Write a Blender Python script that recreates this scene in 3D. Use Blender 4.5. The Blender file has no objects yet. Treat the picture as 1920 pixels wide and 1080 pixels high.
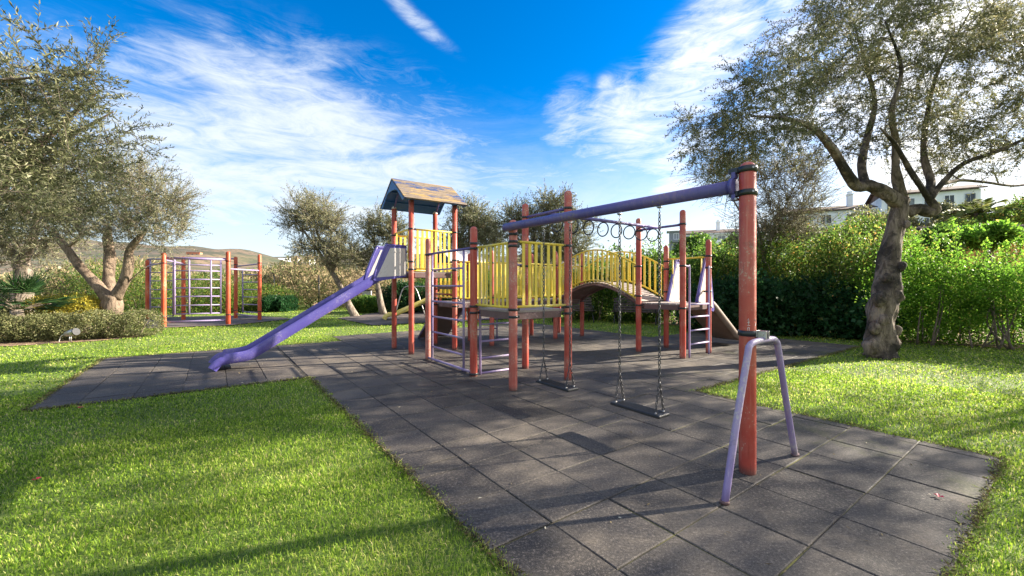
import bpy, math, random
import numpy as np
from mathutils import Vector, Matrix
random.seed(7); rng = np.random.default_rng(7)
R = math.radians
sc = bpy.context.scene
col = sc.collection

# ------------------------------------------------------------------ camera, sky, sun, exposure
FPX, YH, CAMZ = 776.0, 534.0, 1.44
cd = bpy.data.cameras.new('camera'); cam = bpy.data.objects.new('camera', cd); col.objects.link(cam)
cam.location = (0, 0, CAMZ); cam.rotation_euler = (R(90), 0, 0)
cd.sensor_width = 36; cd.lens = FPX/1920*36; cd.shift_y = (YH-540)/1920
cd.clip_start = 0.05; cd.clip_end = 6000
sc.camera = cam

SUN_EL = R(25); SUN_DIR_XY = (0.96, 0.28)
sd = Vector((SUN_DIR_XY[0]*math.cos(SUN_EL), SUN_DIR_XY[1]*math.cos(SUN_EL), math.sin(SUN_EL))).normalized()
sl = bpy.data.lights.new('sun', 'SUN'); sl.energy = 5.0; sl.angle = R(0.6); sl.color = (1.0, .90, .74)
so = bpy.data.objects.new('sun', sl); col.objects.link(so)
so.rotation_euler = sd.to_track_quat('Z', 'Y').to_euler()
so.location = (30, 8, 20)

sc.view_settings.view_transform = 'Standard'; sc.view_settings.look = 'None'
sc.view_settings.exposure = 1.9; sc.view_settings.gamma = 1.0
sc.render.engine = 'CYCLES'
sc.cycles.use_denoising = True
sc.cycles.max_bounces = 8; sc.cycles.transparent_max_bounces = 8

w = bpy.data.worlds.new('World'); sc.world = w; w.use_nodes = True
nt = w.node_tree; nt.nodes.clear(); N = nt.nodes.new; Lk = nt.links.new
def wm(op, a, b=None, c=None, clamp=False):
    n = N('ShaderNodeMath'); n.operation = op; n.use_clamp = clamp
    for i, v in enumerate((a, b, c)):
        if v is None: continue
        if isinstance(v, (int, float)): n.inputs[i].default_value = v
        else: Lk(v, n.inputs[i])
    return n.outputs[0]
def wramp(v, a, b, lo=0., hi=1., smooth=True):
    n = N('ShaderNodeMapRange'); n.interpolation_type = 'SMOOTHSTEP' if smooth else 'LINEAR'
    Lk(v, n.inputs[0]); n.inputs[1].default_value = a; n.inputs[2].default_value = b
    n.inputs[3].default_value = lo; n.inputs[4].default_value = hi
    return n.outputs[0]
sky = N('ShaderNodeTexSky'); sky.sky_type = 'NISHITA'; sky.sun_disc = False
sky.sun_elevation = SUN_EL; sky.sun_rotation = math.atan2(sd.x, sd.y)
sky.air_density = 1.0; sky.dust_density = 0.6; sky.ozone_density = 3.0
tc = N('ShaderNodeTexCoord')
sep = N('ShaderNodeSeparateXYZ'); Lk(tc.outputs['Generated'], sep.inputs[0])
dx, dy, dz = sep.outputs
az = wm('ARCTAN2', dx, dy); el = wm('ARCSINE', dz)
cmb = N('ShaderNodeCombineXYZ'); Lk(az, cmb.inputs[0]); Lk(el, cmb.inputs[1])
# deeper blue high up, paler low down
hsv = N('ShaderNodeHueSaturation'); hsv.inputs['Hue'].default_value = .507
hsv.inputs['Saturation'].default_value = 1.55; hsv.inputs['Value'].default_value = .85
Lk(sky.outputs[0], hsv.inputs['Color'])
# cirrus texture in azimuth/elevation, drawn out along the wind
def noise(vec, scale, detail=8, rough=.6, dist=0., off=(0, 0, 0), sc3=(1, 1, 1), rot=0.):
    m = N('ShaderNodeMapping'); Lk(vec, m.inputs[0])
    m.inputs['Location'].default_value = off; m.inputs['Scale'].default_value = sc3
    m.inputs['Rotation'].default_value = (0, 0, rot)
    m2 = N('ShaderNodeTexNoise'); m2.inputs['Scale'].default_value = scale; m2.inputs['Detail'].default_value = detail
    m2.inputs['Roughness'].default_value = rough; m2.inputs['Distortion'].default_value = dist
    Lk(m.outputs[0], m2.inputs['Vector']); return m2.outputs[0]
def azel(px, py):
    x, y, z = (px-960)/FPX, 1., (YH-py)/FPX
    return math.atan2(x, y), math.asin(z/math.sqrt(x*x+y*y+z*z))
def blob(px, py, rx, ry, rot, strength):
    a, e = azel(px, py)
    sub = N('ShaderNodeVectorMath'); sub.operation = 'SUBTRACT'; Lk(cmb.outputs[0], sub.inputs[0]); sub.inputs[1].default_value = (a, e, 0)
    m = N('ShaderNodeMapping'); m.vector_type = 'TEXTURE'; Lk(sub.outputs[0], m.inputs[0])
    m.inputs['Rotation'].default_value = (0, 0, rot); m.inputs['Scale'].default_value = (rx, ry, 1)
    ln = N('ShaderNodeVectorMath'); ln.operation = 'LENGTH'; Lk(m.outputs[0], ln.inputs[0])
    return wramp(ln.outputs['Value'], 1.0, 0.0, 0, strength)
masses = [(620, 310, .62, .32, -.12, 1.05), (350, 340, .6, .3, 0, 1.15), (640, 400, .7, .16, 0, 1.1), (520, 250, .46, .20, -.12, .95), (820, 250, .22, .11, -.35, .7), (640, 330, .60, .16, -.1, .7), (300, 360, .5, .22, 0, .9),
          (1180, 250, .24, .17, .5, 1.), (1320, 120, .30, .15, .6, 1.), (1000, 330, .25, .06, -.15, .7), (1060, 220, .09, .12, -.6, .7), (1250, 290, .2, .08, .2, .8),
          (1750, 180, .38, .55, 0, 1.3), (1500, 150, .2, .5, 0, .9), (780, 36, .17, .030, -.5, .42), (980, 345, .2, .04, -.1, .8),
          (290, 95, .11, .028, -.2, .55), (1260, 360, .18, .08, 0, .9), (1140, 165, .05, .05, .2, .45)]
back = []
tot = None
for b in masses:
    o_ = blob(*b); tot = o_ if tot is None else wm('MAXIMUM', tot, o_)
# unseen white cloud added behind and above the camera to neutralise the blue fill
tot = wm('MAXIMUM', tot, wramp(dy, .15, -.5, 0, 1.15))
tot = wm('MAXIMUM', tot, wramp(dz, .72, .95, 0, .9))
n1 = noise(cmb.outputs[0], 3.2, 10, .62, .9, (1.3, .2, 0), (1, 2.6, 1), .35)
n2 = noise(cmb.outputs[0], 6.5, 14, .72, 1.5, (4.3, 1.2, 0), (1, 4.0, 1), -.45)
nn = wm('ADD', wm('MULTIPLY', n1, .55), wm('MULTIPLY', n2, .45))
cl = wm('ADD', wm('MULTIPLY', tot, .66), wm('SUBTRACT', wm('MULTIPLY', nn, 2.6), 1.28))
cl = wramp(cl, -.05, .95)
cl = wm('MULTIPLY', cl, wramp(tot, 0.02, .35))
haze_low = wramp(wm('ADD', el, wm('MULTIPLY', wm('SUBTRACT', nn, .5), .25)), .44, .04, 0, .76)
cl = wm('MAXIMUM', wm('MULTIPLY', cl, .93), haze_low)
# brightness of cloud near the sun is a little higher
dot = N('ShaderNodeVectorMath'); dot.operation = 'DOT_PRODUCT'; Lk(tc.outputs['Generated'], dot.inputs[0]); dot.inputs[1].default_value = sd
glow = wramp(dot.outputs['Value'], .3, 1.0, 0, 1)
cc = N('ShaderNodeMix'); cc.data_type = 'RGBA'; Lk(glow, cc.inputs[0])
cc.inputs[6].default_value = (3.3, 3.55, 3.85, 1); cc.inputs[7].default_value = (5.2, 5.0, 4.7, 1)
mix = N('ShaderNodeMix'); mix.data_type = 'RGBA'; Lk(cl, mix.inputs[0]); Lk(hsv.outputs[0], mix.inputs[6]); Lk(cc.outputs[2], mix.inputs[7])
bg = N('ShaderNodeBackground'); bg.inputs['Strength'].default_value = 0.082; Lk(mix.outputs[2], bg.inputs[0])
wo = N('ShaderNodeOutputWorld'); Lk(bg.outputs[0], wo.inputs[0])

# ------------------------------------------------------------------ helpers
TH = .625; X0, Y0 = 0.0147, 5.672
SN, CS = math.sin(TH), math.cos(TH)
def W(b, a, z=0.):                      # play-area axes -> world
    return Vector((X0+b*CS-a*SN, Y0+b*SN+a*CS, z))
def WI(x, y):
    dx, dy = x-X0, y-Y0
    return dx*CS+dy*SN, -dx*SN+dy*CS
def PX(px, py, Y): return Vector(((px-960)*Y/FPX, Y, CAMZ+(YH-py)*Y/FPX))
def GR(px, py):
    Y = FPX*CAMZ/(py-YH); return Vector(((px-960)*Y/FPX, Y, 0))

def tag(o, label=None, cat=None, group=None, kind=None):
    if label: o['label'] = label
    if cat: o['category'] = cat
    if group: o['group'] = group
    if kind: o['kind'] = kind
    return o
def thing(name, label, cat, loc=(0, 0, 0), rz=0, group=None):
    o = bpy.data.objects.new(name, None); col.objects.link(o)
    o.location = loc; o.rotation_euler = (0, 0, rz); o.empty_display_size = .2
    return tag(o, label, cat, group)
def copy_tree(o, parent=None):
    c = o.copy(); col.objects.link(c); c.parent = parent
    for ch in [q for q in bpy.data.objects if q.parent == o]: copy_tree(ch, c)
    return c

class MB:
    def __init__(s): s.v = []; s.f = []; s.sm = []
    def add(s, vs, fs, smooth=False):
        n = len(s.v); s.v += [tuple(v) for v in vs]; s.f += [tuple(i+n for i in f) for f in fs]; s.sm += [smooth]*len(fs)
    def box(s, c, size, rot=None, bev=0.):
        hx, hy, hz = size[0]/2, size[1]/2, size[2]/2
        M = rot if rot is not None else Matrix.Identity(3)
        c = Vector(c)
        if bev <= 0:
            P = [Vector((x, y, z)) for z in (-hz, hz) for (x, y) in ((-hx, -hy), (hx, -hy), (hx, hy), (-hx, hy))]
            F = [(3, 2, 1, 0), (4, 5, 6, 7), (0, 1, 5, 4), (1, 2, 6, 5), (2, 3, 7, 6), (3, 0, 4, 7)]
            s.add([c+M@p for p in P], F)
        else:
            e = bev; P = []
            lev = [(-hz, -e), (-hz+e, 0), (hz-e, 0), (hz, -e)]
            for z, q in lev:
                X, Y = hx+q, hy+q
                for (sx, sy, o1, o2) in ((-1, -1, 1, 0), (1, -1, 0, 1), (1, 1, 1, 0), (-1, 1, 0, 1)):
                    if o1: P += [Vector((sx*X, sy*(Y-e), z)), Vector((sx*(X-e), sy*Y, z))]
                    else: P += [Vector((sx*(X-e), sy*Y, z)), Vector((sx*X, sy*(Y-e), z))]
            F = [tuple(range(7, -1, -1)), tuple(range(24, 32))]
            for k in range(3):
                for i in range(8):
                    j = (i+1) % 8; F.append((k*8+i, k*8+j, k*8+8+j, k*8+8+i))
            s.add([c+M@p for p in P], F)
    def tube(s, path, rad, seg=12, cap=True, bump=0., closed=False, dome=False, flat=1.0):
        P = [Vector(p) for p in path]; n = len(P)
        rr = list(rad) if hasattr(rad, '__len__') else [rad]*n
        if dome:            # rounded far end
            d = (P[-1]-P[-2]).normalized(); e = P[-1]; r0 = rr[-1]
            for k in range(1, 5):
                t = k/5*math.pi/2*1.0; P.append(e+d*math.sin(t*1.1)*r0*.9); rr.append(max(.002, r0*math.cos(t*1.1)))
            n = len(P)
        T = []
        for i in range(n):
            if closed: t = P[(i+1) % n]-P[i-1]
            else: t = P[min(i+1, n-1)]-P[max(i-1, 0)]
            T.append(t.normalized() if t.length > 1e-9 else Vector((0, 0, 1)))
        up = Vector((0, 0, 1)) if abs(T[0].z) < .9 else Vector((1, 0, 0))
        u = T[0].cross(up).normalized(); V = []
        ph = [random.uniform(0, 6.28) for _ in range(6)]
        for i in range(n):
            u = (u-T[i]*u.dot(T[i])).normalized(); v = T[i].cross(u)
            for k in range(seg):
                a = 2*math.pi*k/seg; r = rr[i]
                if bump: r *= 1+bump*(.5*math.sin(3*a+ph[0]+i*.5)+.35*math.sin(5*a+ph[1]-i*.8)+.45*math.sin(2*a+ph[2]+i*1.1)+.3*math.sin(7*a+ph[3]+i*.3))
                V.append(P[i]+u*math.cos(a)*r+v*math.sin(a)*r*flat)
        F = []
        for i in range(n if closed else n-1):
            for k in range(seg):
                j = (k+1) % seg; i2 = (i+1) % n
                F.append((i*seg+k, i*seg+j, i2*seg+j, i2*seg+k))
        s.add(V, F, True)
        if cap and not closed:
            s.f.append(tuple(len(s.v)-len(V)+k for k in range(seg-1, -1, -1))); s.sm.append(False)
            s.f.append(tuple(len(s.v)-seg+k for k in range(seg))); s.sm.append(False)
    def torus(s, c, r1, r2, axis='z', s1=20, s2=8, M=None):
        pts = []
        for i in range(s1):
            a = 2*math.pi*i/s1; p = Vector((math.cos(a)*r1, math.sin(a)*r1, 0))
            pts.append(Vector(c)+(M@p if M is not None else p))
        s.tube(pts, r2, s2, closed=True)
    def sphere(s, c, r, seg=10, rings=6, sc3=(1, 1, 1)):
        V = []; F = []
        for i in range(rings+1):
            t = math.pi*i/rings
            for k in range(seg):
                a = 2*math.pi*k/seg; V.append(Vector(c)+Vector((math.sin(t)*math.cos(a)*r*sc3[0], math.sin(t)*math.sin(a)*r*sc3[1], math.cos(t)*r*sc3[2])))
        for i in range(rings):
            for k in range(seg):
                j = (k+1) % seg; F.append((i*seg+k, i*seg+seg+k, i*seg+seg+j, i*seg+j))
        s.add(V, F, True)
    def prism(s, poly, dirv, h):
        n = len(poly); P = [Vector(p) for p in poly]; d = Vector(dirv).normalized()*h
        s.add(P+[p+d for p in P], [tuple(range(n-1, -1, -1)), tuple(range(n, 2*n))]+[(i, (i+1) % n, n+(i+1) % n, n+i) for i in range(n)])
    def build(s, name, mat, parent=None, label=None):
        me = bpy.data.meshes.new(name); me.from_pydata(s.v, [], s.f); me.update()
        me.polygons.foreach_set('use_smooth', s.sm)
        mats = mat if isinstance(mat, (list, tuple)) else [mat]
        for m in mats: me.materials.append(m)
        o = bpy.data.objects.new(name, me); col.objects.link(o); o.parent = parent
        if label: o['label'] = label
        return o
def smooth_path(P, k=6):
    P = [Vector(p) for p in P]; Q = [P[0]*2-P[1]]+P+[P[-1]*2-P[-2]]; out = []
    for i in range(1, len(Q)-2):
        for j in range(k):
            t = j/k; a, b, c, d = Q[i-1], Q[i], Q[i+1], Q[i+2]
            out.append(.5*((2*b)+(c-a)*t+(2*a-5*b+4*c-d)*t*t+(3*b-a-3*c+d)*t**3))
    out.append(P[-1]); return out
def lerp_list(L, n):
    L = np.asarray(L, float); return list(np.interp(np.linspace(0, len(L)-1, n), np.arange(len(L)), L))

def fast_mesh(name, verts, nper, mat, parent=None, attr=None, smooth=False):
    """verts (N*nper,3): N polygons of nper corners each"""
    verts = np.ascontiguousarray(verts, dtype=np.float32); n = len(verts); nf = n//nper
    me = bpy.data.meshes.new(name); me.vertices.add(n); me.vertices.foreach_set('co', verts.ravel())
    me.loops.add(n); me.loops.foreach_set('vertex_index', np.arange(n, dtype=np.int32))
    me.polygons.add(nf); me.polygons.foreach_set('loop_start', np.arange(0, n, nper, dtype=np.int32))
    me.update(calc_edges=True)
    if attr is not None:
        at = me.attributes.new('rnd', 'FLOAT', 'FACE'); at.data.foreach_set('value', np.asarray(attr, dtype=np.float32))
    me.materials.append(mat)
    o = bpy.data.objects.new(name, me); col.objects.link(o); o.parent = parent
    return o

# ------------------------------------------------------------------ materials
def newmat(name):
    m = bpy.data.materials.new(name); m.use_nodes = True; t = m.node_tree; t.nodes.clear()
    return m, t
class G:
    """tiny node graph writer"""
    def __init__(s, t): s.t = t
    def n(s, k, **kw):
        x = s.t.nodes.new(k)
        for a, b in kw.items(): setattr(x, a, b)
        return x
    def put(s, inp, v):
        if v is None: return
        if hasattr(v, 'is_output') or hasattr(v, 'links'): s.t.links.new(v, inp)
        else:
            if isinstance(v, (tuple, list)) and len(v) == 3 and inp.type == 'RGBA': v = (*v, 1)
            inp.default_value = v
    def coord(s, k='Object'): return s.n('ShaderNodeTexCoord').outputs[k]
    def map(s, v, scale=(1, 1, 1), rot=(0, 0, 0), loc=(0, 0, 0)):
        m = s.n('ShaderNodeMapping'); s.put(m.inputs[0], v); m.inputs['Scale'].default_value = scale
        m.inputs['Rotation'].default_value = rot; m.inputs['Location'].default_value = loc; return m.outputs[0]
    def noise(s, v, scale, detail=4, rough=.55, dist=0.):
        m = s.n('ShaderNodeTexNoise'); s.put(m.inputs['Vector'], v); m.inputs['Scale'].default_value = scale
        m.inputs['Detail'].default_value = detail; m.inputs['Roughness'].default_value = rough; m.inputs['Distortion'].default_value = dist
        return m.outputs[0]
    def ramp(s, v, a, b, lo=0., hi=1.):
        m = s.n('ShaderNodeMapRange', interpolation_type='SMOOTHSTEP'); s.put(m.inputs[0], v)
        for i, q in enumerate((a, b, lo, hi)): m.inputs[i+1].default_value = q
        return m.outputs[0]
    def mix(s, f, a, b, bt='MIX'):
        m = s.n('ShaderNodeMix', data_type='RGBA', blend_type=bt); s.put(m.inputs[0], f); s.put(m.inputs[6], a); s.put(m.inputs[7], b); return m.outputs[2]
    def math(s, op, a, b=None):
        m = s.n('ShaderNodeMath', operation=op); s.put(m.inputs[0], a); s.put(m.inputs[1], b); return m.outputs[0]
    def cramp(s, v, stops):
        m = s.n('ShaderNodeValToRGB'); s.put(m.inputs[0], v); e = m.color_ramp.elements
        while len(e) < len(stops): e.new(.5)
        for q, (p, c) in zip(e, stops): q.position = p; q.color = (*c, 1)
        return m.outputs[0]
    def bump(s, h, strength, dist=.01):
        m = s.n('ShaderNodeBump'); s.put(m.inputs['Height'], h); m.inputs['Strength'].default_value = strength; m.inputs['Distance'].default_value = dist; return m.outputs[0]
    def out(s, color, rough=.6, normal=None, metal=0., spec=.5, coat=0.):
        p = s.n('ShaderNodeBsdfPrincipled'); s.put(p.inputs['Base Color'], color); s.put(p.inputs['Roughness'], rough)
        p.inputs['Metallic'].default_value = metal; p.inputs['Specular IOR Level'].default_value = spec
        p.inputs['Coat Weight'].default_value = coat
        if normal is not None: s.put(p.inputs['Normal'], normal)
        o = s.n('ShaderNodeOutputMaterial'); s.t.links.new(p.outputs[0], o.inputs[0]); return p
def simple(name, c, rough=.6, metal=0., var=.25, scale=6., bump=.1, spec=.5):
    m, t = newmat(name); g = G(t); co = g.coord()
    n = g.noise(co, scale, 5, .6)
    cc = g.mix(g.ramp(n, .3, .7), tuple(x*(1-var) for x in c), tuple(min(1, x*(1+var)) for x in c))
    g.out(cc, rough, g.bump(g.noise(co, scale*12, 3), bump, .004), metal, spec); return m
def painted(name, c, chip, amt=.6, rough=.45, fade=(.75, .55, .5), streak=True, grime=(.08, .06, .05), scl=1., foot=False):
    """sun-faded paint on weathered timber or steel: faded patches, vertical streaks, chips, grime"""
    m, t = newmat(name); g = G(t); co = g.coord()
    big = g.noise(co, 2.3*scl, 4, .6); pin = g.noise(co, 110*scl, 3, .7)
    st = g.noise(g.map(co, (28*scl, 28*scl, 1.3)), 1.0, 5, .65)
    sp = g.noise(co, 46*scl, 4, .7)
    c1 = g.mix(g.ramp(big, .35, .68, 0, .5), c, fade)
    if streak:
        c1 = g.mix(g.ramp(st, .52, .68, 0, .7), c1, fade)
        c1 = g.mix(g.ramp(st, .44, .25, 0, .6), c1, tuple(x*.55 for x in c))
    chips = g.ramp(g.math('ADD', g.math('MULTIPLY', sp, .6), g.math('MULTIPLY', big, .5)), .60-.10*(amt-.5), .66-.10*(amt-.5), 0, 1)
    c1 = g.mix(chips, c1, chip)
    c1 = g.mix(g.ramp(pin, .66, .72, 0, .6), c1, chip); c1 = g.mix(g.ramp(pin, .34, .28, 0, .6), c1, grime)
    gm = g.ramp(g.noise(co, 9*scl, 6, .7), .56, .72, 0, .4)
    c1 = g.mix(gm, c1, grime)
    if foot:
        sz = g.n('ShaderNodeSeparateXYZ'); g.put(sz.inputs[0], co); fz = g.math('ADD', sz.outputs[2], g.math('MULTIPLY', big, .12)); c1 = g.mix(g.ramp(fz, .14, .06, 0, .75), c1, (.075, .05, .04))
        crk = g.noise(g.map(co, (60, 60, 2.0)), 1.0, 3, .8); c1 = g.mix(g.ramp(crk, .66, .70, 0, .8), c1, (.10, .03, .02))
    h = g.math('SUBTRACT', g.math('MULTIPLY', st, .6), g.math('MULTIPLY', chips, .5))
    g.out(c1, g.ramp(sp, .3, .7, rough-.1, rough+.2), g.bump(h, .25, .006)); return m
M = {}
M['red'] = painted('weathered_red_paint', (.39, .046, .029), (.45, .26, .19), .42, .42, (.51, .17, .12), foot=True)
M['red_pale'] = painted('sun_bleached_red_paint', (.40, .085, .06), (.48, .30, .24), .5, .5, (.52, .24, .19), foot=True)
M['orange'] = painted('orange_paint', (.46, .060, .022), (.55, .3, .18), .3, .42, (.64, .16, .06))
M['purple'] = painted('purple_paint', (.078, .070, .26), (.20, .16, .19), .5, .4, (.17, .12, .27), True)
M['lilac'] = painted('faded_lilac_paint', (.25, .19, .38), (.42, .37, .40), .45, .45, (.40, .33, .43), True)
M['slide'] = painted('purple_slide_plastic', (.080, .068, .30), (.22, .19, .36), .45, .36, (.155, .13, .38), False, (.08, .06, .2))
M['yellow'] = painted('yellow_paint', (.74, .53, .03), (.48, .42, .24), .42, .42, (.74, .60, .15), True, (.2, .15, .05))
M['white_panel'] = painted('weathered_white_panel', (.56, .52, .50), (.4, .36, .32), .5, .5, (.64, .6, .57), True, (.3, .24, .2))
M['clamp'] = simple('black_plastic', (.014, .016, .020), .35, 0, .4, 20)
M['steel'] = simple('galvanised_steel', (.38, .37, .37), .38, .7, .2, 12)
M['chain'] = simple('oxidised_chain_steel', (.10, .095, .10), .42, .75, .4, 30)
M['rubber'] = simple('black_rubber', (.018, .018, .02), .5, 0, .3, 14)
M['deck'] = painted('worn_deck_boards', (.27, .22, .20), (.38, .32, .28), .6, .6, (.42, .36, .33), False)
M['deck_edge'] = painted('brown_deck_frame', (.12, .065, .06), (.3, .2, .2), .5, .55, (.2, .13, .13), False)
M['under'] = painted('dull_slide_underside', (.17, .12, .095), (.26, .2, .17), .4, .5, (.24, .18, .15), False)
M['blue'] = painted('blue_roof_paint', (.022, .10, .30), (.1, .15, .2), .3, .5, (.05, .15, .33), False)
M['rock'] = simple('brown_rock', (.22, .15, .09), .9, 0, .5, 5, .8)
M['petal'] = simple('pink_petal', (.6, .02, .08), .6)
M['darkwood'] = simple('dark_bench_slats', (.05, .035, .03), .6, 0, .5, 8)
M['glass'] = simple('dark_window', (.03, .04, .05), .12, 0, .2, 1, 0)

def roof_mat():
    m, t = newmat('peeling_roof_boards'); g = G(t); co = g.coord()
    sc_ = g.map(co, (1.0, 4.5, 4.5)); f = g.noise(g.map(co, (2.5, 26, 26)), 2.5, 6, .7)
    c = g.cramp(f, [(.3, (.055, .042, .036)), (.5, (.17, .125, .085)), (.7, (.30, .235, .155))])
    c = g.mix(g.ramp(g.noise(sc_, 1.7, 6, .65, .4), .53, .60, 0, .8), c, (.36, .22, .06))
    c = g.mix(g.ramp(g.noise(g.map(sc_, loc=(3, 1, 7)), 1.5, 7, .7, .4), .54, .58), c, (.016, .045, .15))
    c = g.mix(g.ramp(g.noise(g.map(sc_, loc=(9, 4, 2)), 3, 7, .7), .56, .66, 0, .8), c, (.04, .035, .035))
    g.out(c, .7, g.bump(f, .4, .006)); return m
M['roof'] = roof_mat()

def paving_mat():
    m, t = newmat('rubber_safety_tiles'); g = G(t); co = g.coord('Object')
    oi = g.n('ShaderNodeAttribute'); oi.attribute_name = 'rnd'; rn = oi.outputs['Fac']
    base = g.cramp(rn, [(0., (.020, .0185, .019)), (.5, (.034, .031, .030)), (1., (.056, .049, .045))])
    big = g.noise(co, .45, 4, .6); med = g.noise(co, 2.4, 6, .65); fine = g.noise(co, 160, 3, .7); sp = g.noise(co, 60, 2, .6)
    # dry dusty patches, their colour also brightened to stand in for sunlit tiles
    sun_dust = g.ramp(g.math('ADD', g.math('MULTIPLY', big, .6), g.math('MULTIPLY', med, .5)), .49, .72, 0, .68)
    c = g.mix(sun_dust, base, (.20, .166, .128))
    c = g.mix(g.ramp(med, .60, .78, 0, .4), c, (.22, .17, .12))
    grit = g.noise(co, 55, 5, .75); c = g.mix(g.ramp(grit, .50, .66, 0, .75), c, (.19, .16, .14)); c = g.mix(g.ramp(grit, .46, .34, 0, .7), c, (.014, .013, .014))
    c = g.mix(g.ramp(fine, .54, .72, 0, .6), c, (.22, .19, .165))
    c = g.mix(g.ramp(fine, .47, .32, 0, .6), c, (.012, .012, .013))
    c = g.mix(g.ramp(sp, .70, .75, 0, .55), c, (.30, .26, .22))
    sx = g.n('ShaderNodeSeparateXYZ'); g.put(sx.inputs[0], co)
    # a thin film of moss on the side nearest the hedge and trees
    moss = g.math('MULTIPLY', g.ramp(g.noise(co, 1.1, 6, .7), .54, .68, 0, .5), g.ramp(sx.outputs[0], 1.2, 4.0, 0, 1))
    c = g.mix(moss, c, (.085, .095, .022))
    r = g.ramp(med, .3, .7, .62, .85)
    g.out(c, r, g.bump(g.math('ADD', fine, g.math('MULTIPLY', sp, .5)), .55, .004), 0, .35); return m
M['paving'] = paving_mat()
def joint_mat():
    m, t = newmat('paving_joints'); g = G(t); co = g.coord('Object')
    sx = g.n('ShaderNodeSeparateXYZ'); g.put(sx.inputs[0], co)
    mo = g.math('MULTIPLY', g.ramp(g.noise(co, 1.3, 5, .7), .40, .60, 0, 1), g.ramp(sx.outputs[0], -.8, 1.6, 0, 1))
    c = g.mix(mo, (.02, .018, .016), (.19, .18, .05)); c = g.mix(g.ramp(g.noise(co, 30, 3), .55, .7, 0, .6), c, (.2, .15, .09))
    g.out(c, .95, g.bump(g.noise(co, 90, 3), .8, .01)); return m
M['joint'] = joint_mat()

def leafmat(name, stops, trans=.35, rough=.6, noise_amt=.25, pos_scale=.8, tcol=1.3):
    m, t = newmat(name); g = G(t); at = g.n('ShaderNodeAttribute'); at.attribute_name = 'rnd'
    c = g.cramp(at.outputs['Fac'], stops)
    if noise_amt:
        n = g.noise(g.coord('Object'), pos_scale, 4, .6)
        v = g.ramp(n, .3, .7, 1-noise_amt, 1+noise_amt)
        vm = g.n('ShaderNodeVectorMath', operation='SCALE'); g.put(vm.inputs[0], c); g.put(vm.inputs['Scale'], v); c = vm.outputs[0]
    p = g.n('ShaderNodeBsdfPrincipled'); g.put(p.inputs['Base Color'], c); p.inputs['Roughness'].default_value = rough
    p.inputs['Specular IOR Level'].default_value = .22
    tr = g.n('ShaderNodeBsdfTranslucent')
    vm = g.n('ShaderNodeVectorMath', operation='SCALE'); g.put(vm.inputs[0], c); vm.inputs['Scale'].default_value = tcol; g.put(tr.inputs[0], vm.outputs[0])
    mx = g.n('ShaderNodeMixShader'); mx.inputs[0].default_value = trans
    t.links.new(p.outputs[0], mx.inputs[1]); t.links.new(tr.outputs[0], mx.inputs[2])
    o = g.n('ShaderNodeOutputMaterial'); t.links.new(mx.outputs[0], o.inputs[0]); return m
M['grass'] = leafmat('grass_blades', [(0., (.04, .10, .010)), (.42, (.20, .33, .026)), (.78, (.42, .53, .07)), (1., (.62, .54, .24))], .48, .5, .22, .9)
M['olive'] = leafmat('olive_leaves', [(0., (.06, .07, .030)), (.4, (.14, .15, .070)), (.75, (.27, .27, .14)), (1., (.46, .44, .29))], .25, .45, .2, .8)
M['olive_dark'] = leafmat('dark_olive_leaves', [(0., (.05, .05, .028)), (.4, (.11, .10, .055)), (.8, (.20, .17, .10)), (1., (.36, .29, .18))], .22, .45, .2, .8)  # leaf colours darker and browner than the other olives
M['olive_big'] = leafmat('big_olive_leaves', [(0., (.055, .065, .028)), (.35, (.13, .145, .06)), (.75, (.26, .25, .125)), (1., (.42, .36, .21))], .38, .45, .3, .35)
M['olive_brown'] = leafmat('brownish_olive_leaves', [(0., (.08, .075, .04)), (.4, (.19, .175, .095)), (.8, (.33, .29, .17)), (1., (.45, .40, .27))], .3, .5, .2, .8)
M['olive_pale'] = leafmat('pale_olive_leaves', [(0., (.09, .10, .05)), (.4, (.20, .205, .105)), (.8, (.34, .33, .19)), (1., (.50, .48, .33))], .3, .5, .15, .8)
M['hedge'] = leafmat('hedge_leaves', [(0., (.03, .065, .014)), (.45, (.07, .14, .022)), (.8, (.15, .24, .035)), (1., (.34, .34, .07))], .5, .5, .3, .7, 1.7)
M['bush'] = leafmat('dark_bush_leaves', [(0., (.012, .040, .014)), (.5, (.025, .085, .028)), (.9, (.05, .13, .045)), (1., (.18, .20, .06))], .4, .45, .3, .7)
M['climber'] = leafmat('climber_leaves', [(0., (.05, .12, .015)), (.5, (.12, .25, .025)), (.85, (.24, .38, .05)), (1., (.50, .44, .10))], .55, .5, .35, .9, 1.55)
M['autumn'] = leafmat('mixed_autumn_leaves', [(0., (.04, .09, .018)), (.45, (.11, .19, .032)), (.78, (.26, .28, .06)), (1., (.46, .24, .07))], .5, .5, .3, .8, 1.4)
M['box'] = leafmat('low_hedge_leaves', [(0., (.07, .085, .03)), (.5, (.16, .17, .07)), (.85, (.28, .26, .13)), (1., (.42, .36, .20))], .3, .45, .25, 1.2)
M['gold'] = leafmat('golden_shrub_leaves', [(0., (.20, .20, .03)), (.6, (.42, .36, .05)), (1., (.55, .42, .08))], .4, .5, .2, 1)
M['reed'] = leafmat('dry_reeds', [(0., (.06, .09, .025)), (.33, (.13, .15, .05)), (.55, (.26, .20, .11)), (1., (.42, .33, .20))], .3, .7, .3, .25)
M['palm'] = leafmat('palm_fronds', [(0., (.012, .035, .012)), (.6, (.03, .075, .02)), (1., (.09, .14, .05))], .15, .4, .2, 1)
M['palm_far'] = leafmat('yellowish_palm_fronds', [(0., (.06, .10, .03)), (.6, (.16, .20, .05)), (1., (.36, .30, .10))], .3, .5, .2, 1)  # lighter, yellower frond colours than the dark palm
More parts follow.
